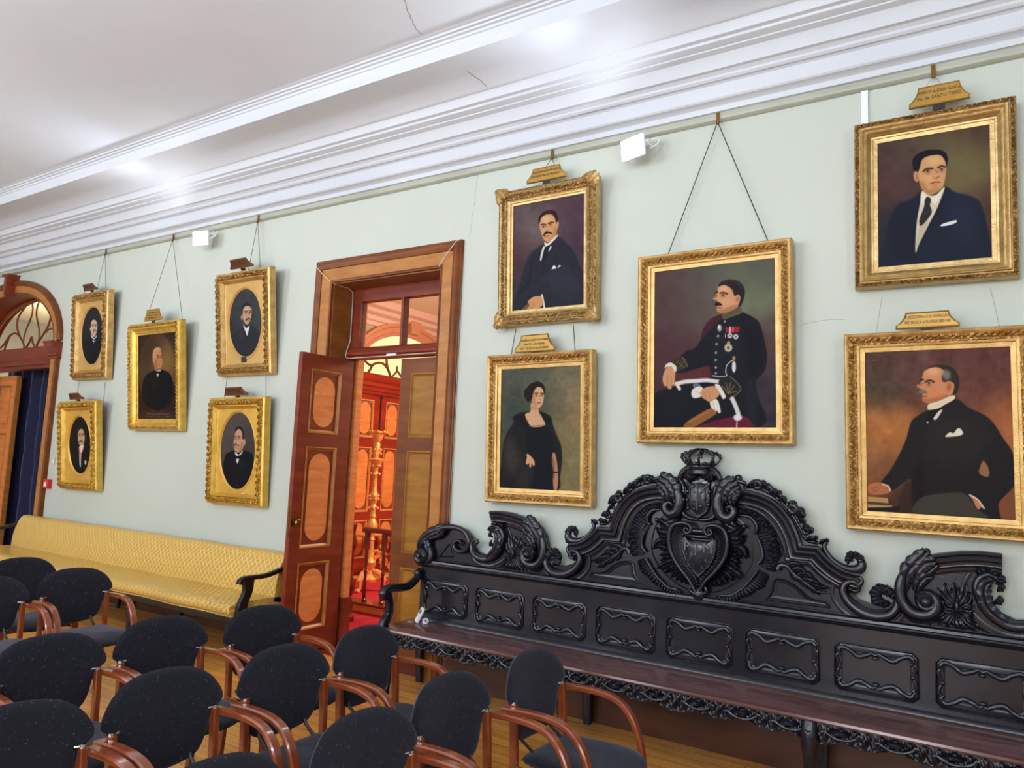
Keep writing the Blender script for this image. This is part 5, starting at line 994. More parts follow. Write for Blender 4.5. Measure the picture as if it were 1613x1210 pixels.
# lower back with nine panels
bm_=MB(); bm_.box(-2.24,2.24,YF,-.035,.46,.875); bpart('back_board',bm_,smooth=0)
bm_=MB(); rp=[(-.035,.872),(-.082,.872),(-.088,.878),(-.092,.888),(-.112,.893),(-.116,.900),(-.112,.907),(-.100,.911),(-.098,.925),(-.088,.932),(-.078,.934),(-.078,.94)]
bm_.grid([[(x,y,z) for y,z in rp] for x in (-2.27,2.27)]); 
for x in (-2.27,2.27): bm_.add([(x,y,z) for y,z in rp],[tuple(range(len(rp)))])
bpart('top_rail',bm_,smooth=35)
for k in range(9):
    cx_=(k-4)*.497; fr=empty('panel_frame',(cx_,YF,.653)); fr.parent=bench
    w2,h2,c=.213,.133,.03
    P=[(-w2+c,0,-h2),(-w2,0,-h2+c),(-w2,0,h2-c),(-w2+c,0,h2),(w2-c,0,h2),(w2,0,h2-c),(w2,0,-h2+c),(w2-c,0,-h2)]
    m=MB(); m.sweep(P,[(0,0),(.001,.008),(.005,.011),(.009,.007),(.012,.001)],closed=True); m.build('rim_molding',EB,fr,smooth=40)
    m=MB(); P2=[(x*.95,0,z*.93) for x,y,z in P]; m.sweep(P2,[(0,0),(.006,.003),(.03,.004),(.036,0)],closed=True); m.build('inner_field',EB,fr,smooth=40)
    for s in (1,-1):
        m=MB(); tp=[(-.170,.062*s),(-.186,.082*s),(-.168,.104*s),(-.128,.092*s),(-.088,.066*s),(-.045,.078*s),(-.018,.092*s),(0,.084*s),(.018,.092*s),(.045,.078*s),(.088,.066*s),(.128,.092*s),(.168,.104*s),(.186,.082*s),(.170,.062*s)]
        tubexz(m,tp,[.007,.013,.014,.013,.015,.014,.010,.009,.010,.014,.015,.013,.014,.013,.007],-.006,8,.9,5); m.sphere((0,-.012,.070*s),.013,8,6,(1.5,.9,.8)); m.build('scroll_ribbon',EB,fr)
        m=MB(); tubexz(m,[(.182*s,.070),(.196*s,.055),(.190*s,.025),(.180*s,.0),(.190*s,-.025),(.196*s,-.055),(.182*s,-.070)],[.008,.011,.010,.008,.010,.011,.008],-.007,8,.9,5); m.sphere((.180*s,-.011,.0),.013,8,6); m.build('side_ribbon',EB,fr)
# crest board (silhouette)
lft = [(-2.2495,.925)]+qa((92,520),(98,440),(150,350),(215,310),(330,262),(420,262),(500,295),(545,350),(562,400),(572,440),(600,485),(660,505),(720,480),(765,420),(790,340),(805,290),(820,250),(795,205),(740,150),(728,134),(810,136),(900,152),(1000,188),(1080,222),(1140,275),(1180,345),(1195,425),(1192,500),(1215,560),(1260,590),(1330,600),(1400,585),(1440,545),(1445,500),(1420,455))+qb((95,725),(165,715),(235,672),(295,604),(385,612),(402,555),(445,460),(515,380),(600,330),(700,308),(780,308),(850,300),(885,245),(960,185),(1010,185))
lft = [(min(x,-.001),z) for x,z in lft]
m=MB(); 
def slab_half(s):
    # build as vertical strips would self-overlap; use triangulated polygon instead
    pts=[(x*-s,z) for x,z in lft]+[(0,lft[-1][1]),(0,.925)]
    pts=[(x if s<0 else x,z) for x,z in pts]
    m.prism(pts,-.066,-.040)
slab_half(-1); slab_half(1)
me_o=bpart('crest_board',m,smooth=20,recalc=False)
bmm=bmesh.new(); bmm.from_mesh(me_o.data); bmesh.ops.triangulate(bmm,faces=[f for f in bmm.faces if len(f.verts)>4]); bmesh.ops.recalc_face_normals(bmm,faces=bmm.faces); bmm.to_mesh(me_o.data); bmm.free()
def R3(pts,y=-.064): return [(x,y,z) for x,z in pts]
CP=[(0,-.01),(-.004,.034),(.0,.050),(.010,.056),(.018,.052),(.022,.044),(.030,.042),(.036,.046),(.044,.044),(.050,.032),(.066,.026),(.072,.028),(.078,.024),(.082,.010),(.096,.008),(.100,.012),(.106,.010),(.110,-.002)]
def scal(p,k,kb=1): return [(a*k,b*kb) for a,b in p]
def swp(name,pts,prof,s,y=-.064,par=bench):
    P=[(x*-s,z) for x,z in pts]; 
    if s>0: P=P[::-1]
    m=MB(); m.sweep(R3(P,y),prof); return bpart(name,m,smooth=40,parent=par)
ZL=-.066
for s in (-1,1):
    f=lambda pts:[(x*-s,z) for x,z in pts]
    # broken pediment cornice and central arched cornice
    ped=crom(qa((724,136),(810,140),(900,158),(1000,192),(1080,230),(1140,285),(1176,355),(1188,430)),4)
    swp('pediment_cornice',ped,CP,s)
    a1=crom(qb((85,722),(165,712),(235,668),(296,604)),4); a2=crom(qb((386,612),(404,550),(450,455),(520,372),(604,325),(700,305),(790,305)),4)
    swp('arched_cornice',a1+a2,scal(CP,1.15),s)
    # fine inner lines following the arch
    ln=crom(qb((190,815),(275,770),(345,705)),4)+crom(qb((470,715),(490,625),(545,520),(630,440),(740,405)),4)
    swp('inner_bead',ln,[(0,0),(.002,.010),(.008,.012),(.012,.002)],s)
    # --- end scroll
    m=MB(); tubexz(m,f(qa((165,500),(135,495),(130,530),(165,560),(215,540),(215,470),(175,400),(150,400),(170,345),(250,300),(350,272),(450,280),(515,325),(540,400),(515,462),(460,478),(418,448),(415,405),(445,385),(470,405),(455,430))),[.010,.016,.022,.028,.030,.028,.024,.026,.030,.030,.026,.024,.024,.024,.022,.019,.016,.014,.012,.010,.008],-.092,12,.9,5)
    o=bpart('end_scroll',m)
    m=MB(); c=f(qa((150,512)))[0]; m.lathe((c[0],-.105,c[1]),[(0,.062),(.016,.058),(.024,.040),(.040,.046),(.058,.034),(.068,.0),(.068,-.05)],24,'y'); bpart('volute_eye',m,parent=o)
    for sp,w in ((((350,262),(280,290),(200,340),(140,400),(120,470)),.040),(((340,290),(290,330),(240,350),(190,380)),.030),(((230,330),(190,380),(200,440),(215,480)),.028)):
        m=MB(); acan(m,f(qa(*sp)),w,-.100,.020,5,.012); bpart('acanthus_leaf',m,parent=o)
    m=MB(); m.sphere((*[f(qa((357,240)))[0][0]],-.09,f(qa((357,240)))[0][1]),.017,8,6); tubexz(m,f(qa((340,265),(338,245),(357,240))),[.014,.012,.012],-.09,8,1,3); bpart('knob',m,parent=o)
    m=MB(); tri=f(qa((285,518),(385,518),(355,425))); m.sweep([(x,ZL,z) for x,z in (tri if s<0 else tri[::-1])],[(0,0),(.003,.008),(.008,.004),(.010,0)],closed=True); bpart('small_panel',m)
    # --- crescent scroll left of the pediment
    m=MB(); tubexz(m,f(qa((600,412),(618,400),(606,380),(580,385),(562,425),(572,485),(622,530),(692,542),(762,502),(806,430),(828,355),(812,295),(775,268),(740,290),(742,320))),[.008,.010,.012,.014,.018,.024,.030,.032,.030,.026,.022,.020,.017,.013,.008],-.092,12,.9,5); o=bpart('crescent_scroll',m)
    m=MB(); acan(m,f(qa((700,530),(770,470),(795,400),(790,330),(750,290))),.034,-.108,.02,6,.01); bpart('acanthus_leaf',m,parent=o)
    for c0,c1 in (((770,260),(735,245)),((745,290),(705,295)),((740,330),(715,350)),((745,400),(722,430)),((800,275),(822,235))):
        m=MB(); acan(m,f(qa(c0,((c0[0]+c1[0])/2,(c0[1]+c1[1])/2-6),c1)),.026,-.094,.018,1,.008,12,7); bpart('leaf_tip',m,parent=o)
    tr_=crom(qa((545,400),(545,480),(590,560),(690,590),(800,545),(855,460),(870,360),(845,285)),4); swp('outer_bead',tr_,[(0,0),(.0,.008),(.010,.012),(.02,.010),(.024,0)],s)
    # --- pediment volute
    m=MB(); tubexz(m,f(qa((1110,265),(1155,340),(1176,430),(1165,530),(1115,588),(1050,588),(1005,545),(1005,480),(1045,450),(1085,475),(1085,515),(1055,525))),[.016,.024,.032,.036,.038,.036,.034,.030,.026,.020,.014,.008],-.098,14,.9,5); o=bpart('pediment_volute',m)
    m=MB(); c=f(qa((1048,500)))[0]; m.lathe((c[0],-.115,c[1]),[(0,.040),(.014,.037),(.024,.026),(.03,.012),(.04,.016),(.05,.006),(.055,-.03)],20,'y'); bpart('volute_eye',m,parent=o)
    for sp,w in ((((1050,180),(1095,255),(1145,350),(1150,470)),.042),(((1010,235),(1060,260),(1100,330),(1110,420)),.040),(((1020,330),(1060,350),(1090,410),(1095,470)),.030),(((1000,250),(1040,300),(1060,340)),.026)):
        m=MB(); acan(m,f(qa(*sp)),w,-.112,.022,5,-.01); bpart('acanthus_leaf',m,parent=o)
    m=MB(); c=f(qa((1052,185)))[0]; m.sphere((c[0],-.10,c[1]),.019,8,6); bpart('knob',m,parent=o)
    swp('volute_bead',crom(qa((985,470),(985,560),(1030,625),(1110,635),(1170,590)),4),[(0,0),(0,.008),(.010,.012),(.02,.008),(.022,0)],s)
    # --- crescent scroll between pediment and centre
    m=MB(); tubexz(m,f(qa((1235,520),(1250,500),(1225,480),(1195,510),(1188,570),(1220,635),(1290,668),(1370,664),(1440,622),(1478,560),(1468,498),(1428,470),(1392,492),(1398,528),(1428,530))),[.008,.012,.016,.02,.024,.030,.034,.034,.030,.026,.022,.018,.015,.012,.007],-.094,12,.9,5); o=bpart('crescent_scroll',m)
    for c0,c1 in (((1240,500),(1215,455)),((1255,500),(1290,445)),((1265,520),(1335,515)),((1260,540),(1320,585)),((1230,520),(1190,480)),((1245,540),(1255,600)),((1235,505),(1250,448)),((1262,508),(1318,475))):
        m=MB(); acan(m,f(qa(c0,((c0[0]+c1[0])/2+6,(c0[1]+c1[1])/2),c1)),.030,-.100,.020,1,.006,12,7); bpart('leaf_tip',m,parent=o)
    m=MB(); tubexz(m,f(qa((1405,510),(1385,480),(1375,450),(1390,432),(1405,445))),[.010,.014,.012,.011,.008],-.10,8,1,4); bpart('bud',m,parent=o)
    swp('outer_bead',crom(qa((1165,560),(1180,640),(1250,705),(1350,725),(1460,690),(1530,610),(1530,520)),4),[(0,0),(0,.008),(.010,.012),(.02,.010),(.024,0)],s)
    # --- acanthus bush in the pediment field
    m=MB(); c=f(qa((908,500)))[0]; m.sphere((c[0],-.078,c[1]),.022,10,8,(.6,1,1.6)); o=bpart('acanthus_bush',m)
    for sp,w in ((((905,480),(880,420),(872,340)),.022),(((908,470),(915,400),(925,350)),.020),(((912,480),(950,430),(965,365)),.022),(((918,490),(960,450),(1000,405)),.020),(((895,490),(860,450),(850,395)),.018),(((890,505),(850,500),(835,470)),.016),(((890,520),(850,530),(838,560)),.016),(((920,515),(955,510),(972,470)),.016),(((925,530),(960,540),(970,575)),.016),
        (((900,530),(850,580),(770,620)),.020),(((903,540),(870,590),(820,640)),.018),(((906,540),(895,600),(870,645)),.016),(((910,540),(915,600),(905,650)),.016),(((915,540),(945,600),(945,650)),.016),(((920,530),(965,590),(990,645)),.018),(((925,525),(980,580),(1030,655)),.016)):
        m=MB(); acan(m,f(qa(*sp)),w*1.15,-.066,.020,2,.002,18,11); bpart('leaf',m,parent=o)
    m=MB(); P=f(qa((868,318),(1000,380),(960,470),(1000,620),(1040,660),(760,610),(830,520),(868,420))); 
    # --- garland along the arch
    m=MB(); tubexz(m,f(qb((745,285),(690,275),(620,290),(560,318),(510,355),(465,405),(425,465),(395,520),(375,560),(350,582),(300,585))),.010,-.080,8,1,4); gs=bpart('garland_stem',m)
    for (u,v),r,dirs in (((655,262),.040,((62,8),(-55,2))),((585,285),.034,((-50,40),(40,-25))),((525,325),.030,((-42,40),(20,-34))),((445,395),.044,((-72,42),(26,-44))),((402,460),.022,((-30,24),(12,-30))),((368,522),.032,((-44,2),(16,-34))),((330,572),.024,((-30,-14),(34,2))),((268,576),.024,((-12,-22),(26,10)))):
        c=f(qb((u,v)))[0]; m=MB(); tubexz(m,[(c[0]+r*.62*(1-t/15)*cos(t*.85+1)*-s,c[1]+r*.62*(1-t/15)*sin(t*.85+1)) for t in range(14)],[r*.40*(1-i/20) for i in range(14)],-.090,8,1.1,3); o=bpart('garland_bud',m,parent=gs)
        for du,dv in dirs:
            m=MB(); acan(m,f(qb((u,v),(u+du*.5-6,v+dv*.5-9),(u+du,v+dv))),r*.62,-.084,.022,2,.012,16,9); bpart('leaf_tip',m,parent=gs)
    m=MB(); tubexz(m,f(qb((700,275),(740,262),(775,225))),[.010,.012,.016],-.088,8,1,4); c=f(qb((775,222)))[0]; m.sphere((c[0],-.088,c[1]),.022,8,6); bpart('knob',m)
    # swirl at the springing of the arch
    m=MB(); tubexz(m,f(qb((120,660),(132,640),(110,625),(85,640),(78,680),(110,705),(160,705),(220,672),(262,615),(262,580),(248,572))),[.010,.014,.018,.024,.030,.030,.024,.018,.016,.014,.010],-.094,12,.9,5); o=bpart('springing_swirl',m)
    for c0,c1 in (((95,650),(62,640)),((100,630),(92,598)),((125,640),(150,612)),((130,660),(158,660)),((90,690),(72,720))):
        m=MB(); acan(m,f(qb(c0,((c0[0]+c1[0])/2,(c0[1]+c1[1])/2-5),c1)),.026,-.104,.018,1,.006,12,7); bpart('leaf_tip',m,parent=o)
    # --- lower scrolled panel and its branch
    pn=crom(qb((225,975),(245,930),(330,925),(410,870),(490,845),(545,870),(560,950),(600,1020)),4)+[qb((600,1022))[0],qb((410,1000))[0]]
    P=f(pn); m=MB(); m.sweep([(x,ZL,z) for x,z in (P if s<0 else P[::-1])],[(0,0),(.001,.012),(.007,.016),(.014,.010),(.018,.004),(.03,.003),(.034,0)],closed=True); bpart('scrolled_panel',m)
    m=MB(); tubexz(m,f(qb((520,800),(505,768),(465,770),(440,800),(360,850),(300,885),(250,880))),[.020,.018,.014,.012,.010,.008,.006],-.078,8,1,4); o=bpart('acanthus_branch',m)
    for sp,w in ((((470,770),(430,745),(380,745)),.020),(((440,790),(400,770),(350,790)),.020),(((410,810),(360,795),(310,820)),.020),(((380,830),(330,830),(275,845)),.020),(((450,800),(425,830),(400,850)),.018),(((400,830),(375,850),(350,880)),.018),(((350,850),(320,880),(285,905)),.018),(((340,850),(290,855),(235,850)),.016)):
        m=MB(); acan(m,f(qb(*sp)),w,-.074,.016,3,.008,14,9); bpart('leaf',m,parent=o)
    # --- rocaille frills around the oval
    def frill(inn,out,nk,amp=.012):
        I=crom(f(qb(*inn)),14); O=crom(f(qb(*out)),14); n=220; rows=[]
        for i in range(n+1):
            t=i/n; p=np.array(I[min(len(I)-1,int(t*(len(I)-1)))]); 
            def sm(L): x=t*(len(L)-1); k_=int(min(x,len(L)-2)); ff=x-k_; return np.array(L[k_])*(1-ff)+np.array(L[k_+1])*ff
            a=sm(I); b=sm(O); sc=.90+.10*abs(sin(pi*nk*t))+.06*sin(2*pi*nk/4*t); row=[]
            for j in range(9):
                v=j/8; p=a+(b-a)*v*sc; h=.010+.020*sin(pi*(.1+.75*v))+amp*v**.6*cos(2*pi*nk*t+1.2*v)
                if j==8: h=-.002
                row.append((p[0],ZL-h,p[1]))
            rows.append(row)
        m=MB(); m.grid(rows); return bpart('rocaille_frill',m,smooth=70)
    o=frill([(770,490),(700,492),(652,560),(618,650),(608,730),(622,805)],[(775,425),(665,432),(575,500),(515,610),(500,700),(535,825)],26)
    o2=frill([(640,830),(665,890),(725,960),(805,1035),(905,1078)],[(572,850),(582,915),(645,985),(735,1055),(805,1105),(890,1108)],18)
    for sp,r in ((((755,480),(700,482),(660,520),(655,568),(675,590)),[.008,.014,.016,.014,.010]),(((658,590),(622,670),(612,740),(640,790)),[.006,.010,.012,.012]),(((640,835),(688,915),(735,985)),[.012,.010,.010]),(((740,985),(800,1045),(865,1062),(880,1075)),[.012,.010,.010,.008])):
        m=MB(); tubexz(m,f(qb(*sp)),r,-.088,8,.9,5); bpart('ribbon',m,parent=o)
    swp('oval_bead',crom(qb((790,490),(720,560),(680,670),(675,780),(715,880),(790,970),(880,1040),(985,1090)),4)[::-1],[(0,0),(0,.006),(.006,.008),(.010,0)],s)
    # --- flanking leaf volutes of the shield
    m=MB(); tubexz(m,f(qt((-40,470),(60,455),(160,500),(240,590),(285,700),(290,820),(250,920),(170,945),(105,895),(95,825),(140,790),(185,825),(165,865))),[.012,.020,.028,.036,.042,.044,.042,.038,.032,.026,.020,.014,.008],-.115,12,.9,5); o=bpart('shield_volute',m)
    for sp,w in ((((60,440),(160,520),(230,640),(240,780)),.050),(((20,500),(110,560),(160,660),(170,760)),.044),(((0,560),(80,620),(110,700),(100,780)),.034),(((80,540),(60,620),(70,700)),.028)):
        m=MB(); acan(m,f(qt(*sp)),w,-.135,.022,5,-.005); bpart('acanthus_leaf',m,parent=o)
    m=MB(); acan(m,f(qt((200,940),(190,1000),(120,1040),(60,1050))),.034,-.09,.018,4,.01); bpart('acanthus_leaf',m,parent=o)
    m=MB(); c=f(qt((58,415)))[0]; m.sphere((c[0],-.10,c[1]),.024,8,6); bpart('knob',m,parent=o)
    # --- cartouche ribs beside the shield and leaf rosettes under the crown
    m=MB(); tubexz(m,f(qt((280,510),(245,490),(265,465),(310,520),(345,620),(335,760),(320,880),(350,960),(440,1010),(530,1020))),[.012,.016,.014,.016,.018,.020,.020,.020,.018,.014],-.105,10,.8,4); bpart('cartouche_rib',m)
    m=MB(); tubexz(m,f(qt((280,460),(330,380),(400,330),(440,330))),[.020,.026,.026,.016],-.10,10,.9,4); bpart('cartouche_shoulder',m)
    for sp,w in ((((400,330),(380,380),(350,410),(340,440)),.022),(((410,350),(430,400),(480,430),(520,460)),.026),(((400,360),(390,420),(420,460),(470,480)),.022)):
        m=MB(); acan(m,f(qt(*sp)),w,-.118,.018,4,.008,16,9); bpart('acanthus_leaf',m)
    # --- heart cartouche: fluted half
    I=crom(f(qk((395,405),(350,400),(305,440),(300,540),(315,640),(370,750),(440,850),(478,950))),12); O=crom(f(qk((400,345),(320,305),(230,335),(192,440),(210,590),(300,750),(400,880),(462,1000))),12); rows=[]; n=200
    for i in range(n+1):
        t=i/n
        def sm(L): x=t*(len(L)-1); k_=int(min(x,len(L)-2)); ff=x-k_; return np.array(L[k_])*(1-ff)+np.array(L[k_+1])*ff
        a=sm(I); b=sm(O); row=[]
        for j in range(10):
            v=j/9; p=a+(b-a)*v; h=.030+.030*v**1.5+.006*cos(2*pi*(24*t+.8*v))*sin(pi*v)
            if j==9: h=0
            row.append((p[0],ZL-h,p[1]))
        rows.append(row)
    m=MB(); m.grid(rows); o=bpart('heart_fluting',m,smooth=70)
    m=MB(); tubexz(m,f(qk((372,378),(388,362),(360,345),(345,375),(375,402),(410,385),(415,335),(370,300),(300,292),(225,325),(190,430),(205,590),(295,755),(395,885),(455,1000))),[.006,.008,.010,.010,.012,.014,.014,.015,.016,.016,.016,.016,.014,.012,.010],-.128,10,.9,4); bpart('heart_rim',m,parent=o)
    # wings of leaves around the heart
    for sp,w,l in ((((260,330),(180,350),(110,300),(50,250)),.045,4),(((210,380),(150,410),(90,400),(40,340)),.040,4),(((190,430),(130,450),(80,440)),.030,3),(((190,490),(120,480),(60,500),(10,570)),.040,4),(((195,560),(140,570),(90,550),(50,540)),.030,3),(((205,620),(150,620),(80,630)),.032,3),(((215,660),(150,665),(85,690)),.030,3),(((240,700),(170,710),(90,750),(50,770)),.034,4),
        (((260,760),(200,770),(130,820)),.028,3),(((290,800),(240,820),(200,870)),.026,3),(((320,840),(280,860),(250,900)),.024,3),(((350,870),(320,890),(300,920)),.022,3),(((380,900),(360,920),(350,940)),.018,2)):
        m=MB(); acan(m,f(qk(*sp)),w*.72,-.082,.026,l,.020,18,9); bpart('heart_leaf',m,parent=o)
    m=MB(); c=f(qk((45,260)))[0]; m.sphere((c[0],-.105,c[1]),.016,8,6); bpart('bud',m,parent=o)
    # feet of the heart
    m=MB(); tubexz(m,f(qk((440,930),(405,960),(395,1000),(430,1030),(480,1060))),[.010,.014,.014,.012,.010],-.105,8,1,4); bpart('heart_tip_scroll',m,parent=o)
# heart shield with lettering, bar, central shield, crown
def dome(name,half,y0,h,par=bench,n=9):
    """symmetrical domed plaque from its left half outline (top centre to bottom centre)"""
    L=crom(half,5); ring=L+[(-x,z) for x,z in L[::-1][1:-1]]; cz=sum(p[1] for p in ring)/len(ring); m=MB(); rows=[]
    rows.append([(x,y0+.01,z) for x,z in ring])
    for k,(sc,hh) in enumerate([(1,.0),(1,.5),(.975,.75),(.95,.70),(.93,.68),(.75,.85),(.5,.96),(.25,1),(.02,1)]): rows.append([(x*sc,y0-h*hh,cz+(z-cz)*sc) for x,z in ring])
    m.grid(rows,cv=True); return bpart(name,m,parent=par)
hs=dome('heart_shield',[(0,qk((475,478))[0][1])]+[(min(x,-.003),z) for x,z in qk((400,470),(310,425),(303,540),(330,650),(390,760))]+[(0,qk((465,870))[0][1])],-.075,.045)
txt=textmesh; wlim=9
zc=qk((470,520))[0][1]
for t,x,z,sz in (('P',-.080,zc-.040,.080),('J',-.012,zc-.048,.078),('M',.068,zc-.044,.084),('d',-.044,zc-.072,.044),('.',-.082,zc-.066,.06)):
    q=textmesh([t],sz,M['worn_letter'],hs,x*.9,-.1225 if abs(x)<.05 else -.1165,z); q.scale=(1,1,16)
for s in (-1,1):
    m=MB(); tubexz(m,[(s*x,z) for x,z in ((-.09,zc-.10),(-.06,zc-.105),(-.045,zc-.085),(-.06,zc-.075))],[.003,.006,.006,.004],-.116,6,1,4); tubexz(m,[(s*x,z) for x,z in ((-.02,zc-.13),(-.035,zc-.15),(-.055,zc-.14))],[.004,.005,.003],-.114,6,1,4); bpart('scroll_relief',m,parent=hs)
m=MB(); z=qk((470,380))[0][1]; m.tube([(-.07,-.115,z),(.07,-.115,z)],.016,10); z2=qk((470,430))[0][1]; m.tube([(-.085,-.10,z2),(0,-.108,z2-.004),(.085,-.10,z2)],.013,10); bpart('heart_bar',m)
m=MB(); m.prism([(-.07,.955),(.07,.955),(.09,.99),(.0,.925),(-.09,.99)][::1],-.08,-.06) if False else m.lathe((0,-.085,.945),[(0,.03),(.03,.026),(.045,.01),(.05,-.02)],16,'y'); bpart('tip_boss',m)
bk_=dome('cartouche_back',[(0,qt((560,430))[0][1])]+[(min(x,-.004),z) for x,z in qt((400,400),(300,470),(330,600),(325,760),(320,900),(400,1000))]+[(0,qt((545,1045))[0][1])],-.066,.035)
sh=dome('crowned_shield',[(0,qt((553,515))[0][1])]+[(min(x,-.004),z) for x,z in qt((470,530),(395,498),(400,570),(388,700),(395,830),(440,920))]+[(0,qt((545,1010))[0][1])],-.095,.050)
m=MB(); ztop=qt((553,530))[0][1]; zbot=qt((545,960))[0][1]; m.box(-.003,.003,-.149,-.14,zbot+.03,ztop); m.box(-.052,-.048,-.146,-.132,zbot+.10,ztop-.03); m.box(-.080,-.076,-.142,-.128,zbot+.13,ztop-.03); bpart('dividing_ridge',m,parent=sh,smooth=0)
for x,z in ((.028,.74),(.075,.74),(.045,.52),(.022,.28),(.070,.34),(-.030,.88),(-.018,.72),(-.018,.45),(-.020,.18),(-.064,.72),(-.066,.45),(-.060,.2),(-.09,.72),(-.09,.45)):
    m=MB(); m.sphere((x,-.138,zbot+(ztop-zbot)*z),.011,6,5,(1,1,1.2)); bpart('shield_boss',m,parent=sh)
cr=empty('crown',(0,-.085,qt((553,385))[0][1])); cr.parent=bench; zc=cr.location[2]; ht=qt((580,135))[0][1]-zc
m=MB(); m.lathe((0,0,0),[(.062,-.01),(.072,-.01),(.074,0),(.070,.008),(.074,.03),(.080,.034),(.080,.042),(.066,.044),(.062,-.01)],24); bpart('crown_band',m,parent=cr)
for k in range(8):
    an=k*pi/4+.2; m=MB(); pth=crom([(.072,.04),(.100,.065),(.118,.092),(.105,.118),(.060,.132),(.02,.148),(.002,ht-.004)],3); m.tube([(r*cos(an),r*sin(an),z) for r,z in pth],.009,7)
    for r,z in pth[2:-5:2]: m.sphere(((r+.006)*cos(an),(r+.006)*sin(an),z+.004),.0095,6,5)
    bpart('crown_arch',m,parent=cr)
m=MB(); m.sphere((0,0,ht+.016),.021,12,8); m.tube([(0,0,ht-.03),(0,0,ht+.01)],.010,8); bpart('crown_orb',m,parent=cr)
for k in range(8):
    an=k*pi/4+.6; m=MB(); m.sphere((.078*cos(an),.078*sin(an),.056),.013,6,5); bpart('crown_pearl',m,parent=cr)
# seat, apron, legs, arms
m=MB(); sp_=[(-.06,.436),(-.480,.436),(-.494,.440),(-.500,.450),(-.497,.462),(-.485,.467),(-.06,.467)]
m.grid([[(x,y,z) for y,z in sp_] for x in (-2.28,2.28)])
for x in (-2.28,2.28): m.add([(x,y,z) for y,z in sp_],[tuple(range(len(sp_)))])
bpart('seat_board',m,M['seatwood'],smooth=35)
m=MB(); m.grid([[(x,y,z) for y,z in [(-.078,.468),(-.098,.468),(-.096,.478),(-.086,.486),(-.078,.494)]] for x in (-2.24,2.24)]); bpart('seat_fillet',m,smooth=60)
n=1500; rows=[]
def adepth(x):
    p=(x/.75+.5)%1; q=(x/.25+.5)%1
    return .050+.030*(1-abs(2*p-1))**.8+.030*sin(pi*q)**.8+.0045*abs(((x/.013)%1)*2-1)*(sin(pi*q)>.35)
for i in range(n+1):
    x=-2.25+4.5*i/n; d=adepth(x); row=[]; q=(x/.25+.5)%1
    for j in range(13):
        v=j/12; z=.436-d*v
        h=.010*sin(pi*v)+.009*sin(2*pi*(x/.062+.9*v))*sin(pi*v)+.006*cos(2*pi*(x/.031-1.4*v))*sin(pi*v)+(.010*(v>.85))
        if j==12: h=.0
        row.append((x,-.465-h,z))
    rows.append(row)
m=MB(); m.grid(rows); m.box(-2.25,2.25,-.466,-.44,.39,.437); ap=bpart('carved_apron',m,smooth=60,recalc=False)
for i in range(18):
    x=-2.25+.125+.25*i; m=MB(); tubexz(m,[(x+a,.436+b) for a,b in ((-.085,-.062),(-.095,-.045),(-.08,-.035),(-.06,-.045),(-.02,-.060),(.03,-.058),(.07,-.040),(.085,-.022),(.10,-.030),(.095,-.042))],[.004,.007,.008,.008,.007,.007,.008,.008,.006,.004],-.484,7,1,3); bpart('apron_scroll',m,parent=ap)
    m=MB(); acan(m,[(x-.05,.41),(x,.402),(x+.05,.412)],.016,-.474,.014,3,0,14,7); bpart('apron_leaf',m,parent=ap)
for x in (-2.2,-.75,.72,2.2):
    lg=MB(); pth=crom([(x,-.45,.435),(x,-.475,.36),(x,-.478,.28),(x,-.46,.18),(x,-.445,.09),(x,-.455,.04),(x,-.475,.0)],4); N=len(pth); lg.tube(pth,list(np.interp(np.linspace(0,1,N),[0,.15,.4,.75,.9,1],[.042,.045,.032,.022,.026,.036])),12,up=(1,0,0)); o=bpart('front_leg',lg)
    m=MB(); rows=[]; 
    for i in range(25):
        t=i/24; z=.40-.20*t; w=.034*(1-t)**.6*(.7+.3*abs(cos(5*pi*t)))+.002; yy=-.515-.010*sin(pi*t)+.045*t; rows.append([(x+w*v,yy+.03*v*v-.004*cos(8*pi*t+3*abs(v)),z) for v in np.linspace(-1,1,9)])
    m.grid(rows); bpart('leg_leaf',m,parent=o)
for x in (-2.2,-.75,.72,2.2):
    lg=MB(); lg.bar([(x,-.09,.46),(x,-.085,.2),(x,-.075,.0)],[.034,.030,.024],[.026,.024,.020],up=(0,1,0),ch=.15); bpart('rear_leg',lg)
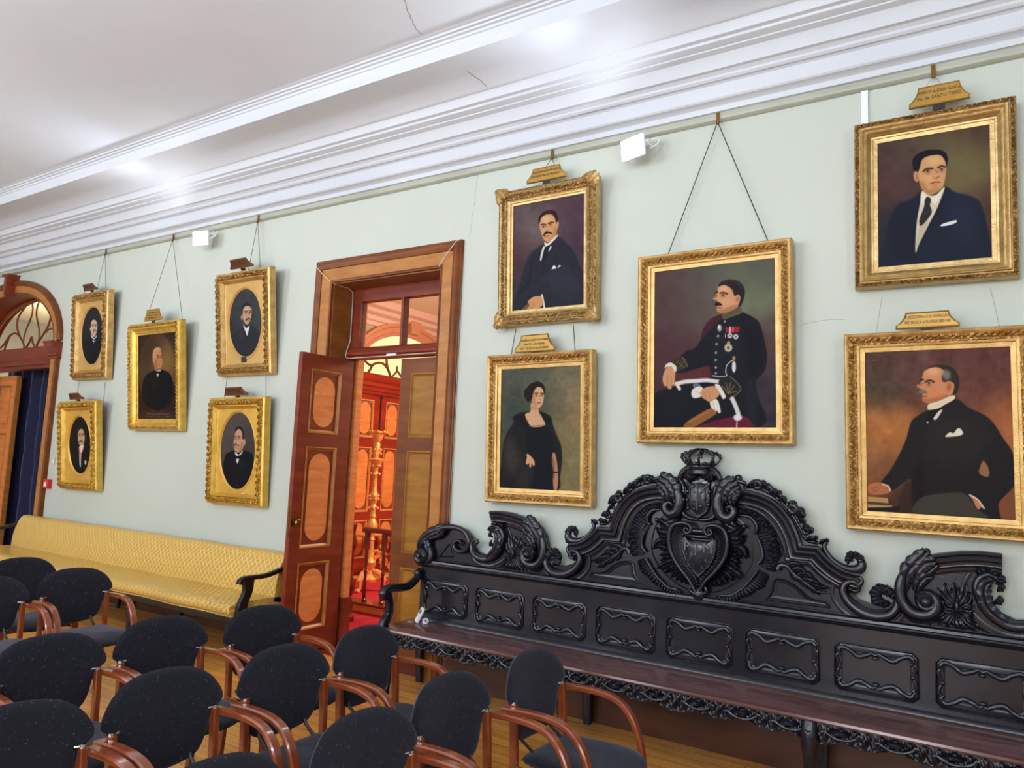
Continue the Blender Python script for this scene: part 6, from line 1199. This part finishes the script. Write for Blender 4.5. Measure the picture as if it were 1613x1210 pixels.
for s in (-1,1):
    x=2.245*s; m=MB(); pth=crom([(x,-.075,.838),(x,-.10,.842),(x,-.118,.822),(x,-.105,.806),(x,-.115,.79),(x,-.15,.765),(x,-.22,.735),(x,-.32,.735),(x,-.42,.745),(x,-.475,.740),(x,-.505,.715),(x,-.495,.685),(x,-.465,.680),(x,-.455,.70),(x,-.472,.712)],4); N=len(pth)
    m.bar(pth,.030,list(np.interp(np.linspace(0,1,N),[0,.2,.5,.8,1],[.012,.018,.022,.018,.010])),up=(1,0,0),ch=.5) if False else m.tube(pth,list(np.interp(np.linspace(0,1,N),[0,.15,.45,.75,1],[.016,.024,.032,.027,.012])),12,ell=1.2,up=(0,0,1)); o=bpart('armrest',m)
    m=MB(); c=(x,-.478,.706); m.lathe((x+.032*s,c[1],c[2]),[(0,.008*s),(.016,.006*s),(.020,.0),(.030,.003*s),(.038,-.004*s),(.040,-.06*s),(0,-.062*s)],18,'x'); bpart('armrest_volute',m,parent=o)
    m=MB(); pth=crom([(x,-.445,.69),(x,-.425,.62),(x,-.43,.55),(x,-.47,.50),(x,-.485,.455)],4); N=len(pth); m.bar(pth,list(np.interp(np.linspace(0,1,N),[0,.5,1],[.022,.024,.030])),list(np.interp(np.linspace(0,1,N),[0,.5,1],[.026,.030,.040])),up=(0,-1,0),ch=.3); o2=bpart('arm_support',m)
    for i in range(6): 
        t=i/5; m=MB(); m.tube([(x-.02,-.452-.045*t,.60-.125*t),(x,-.462-.050*t,.605-.125*t),(x+.02,-.452-.045*t,.60-.125*t)],.007,6); bpart('flute',m,parent=o2)
# ------------------------------------------------------------------ white remote standing on the bench
rc=empty('remote_control',(-3.64,-.215,.476),(radians(-22),radians(13),radians(-28))); tag(rc,'white remote with a small grey display at the left end of the dark bench seat','remote control')
MB().box(-.024,.024,-.009,.009,0,.118).build('body',M['white_plastic'],rc,bevel=.005); MB().box(-.014,.014,-.0105,-.009,.070,.100).build('display',M['grey_lcd'],rc,smooth=0)
for x in (-.012,.006,.014): MB().box(x-.003,x+.003,-.0105,-.009,.048,.053).build('button',M['grey_lcd'],rc,smooth=0)
hd_=empty('remote_holder',(-3.585,-.17,.468)); tag(hd_,'small white round plastic holder lying behind the remote on the dark bench seat','holder')
m=MB(); m.lathe((0,0,.016),[(.010,-.004),(.022,-.012),(.026,0),(.022,.012),(.010,.004),(.010,-.004)],18,'y'); m.build('ring',M['white_plastic'],hd_); MB().box(-.028,.004,-.008,.008,0,.006).build('foot',M['white_plastic'],hd_,bevel=.002)
tp=MB().box(-.02,.02,-.014,.014,0,.004).build('paper_slip',M['teal'],None,smooth=0); tp.location=(-3.70,-.215,.4672); tp.rotation_euler=(0,0,.4); tag(tp,'tiny pale teal slip of paper lying at the foot of the white remote','paper')
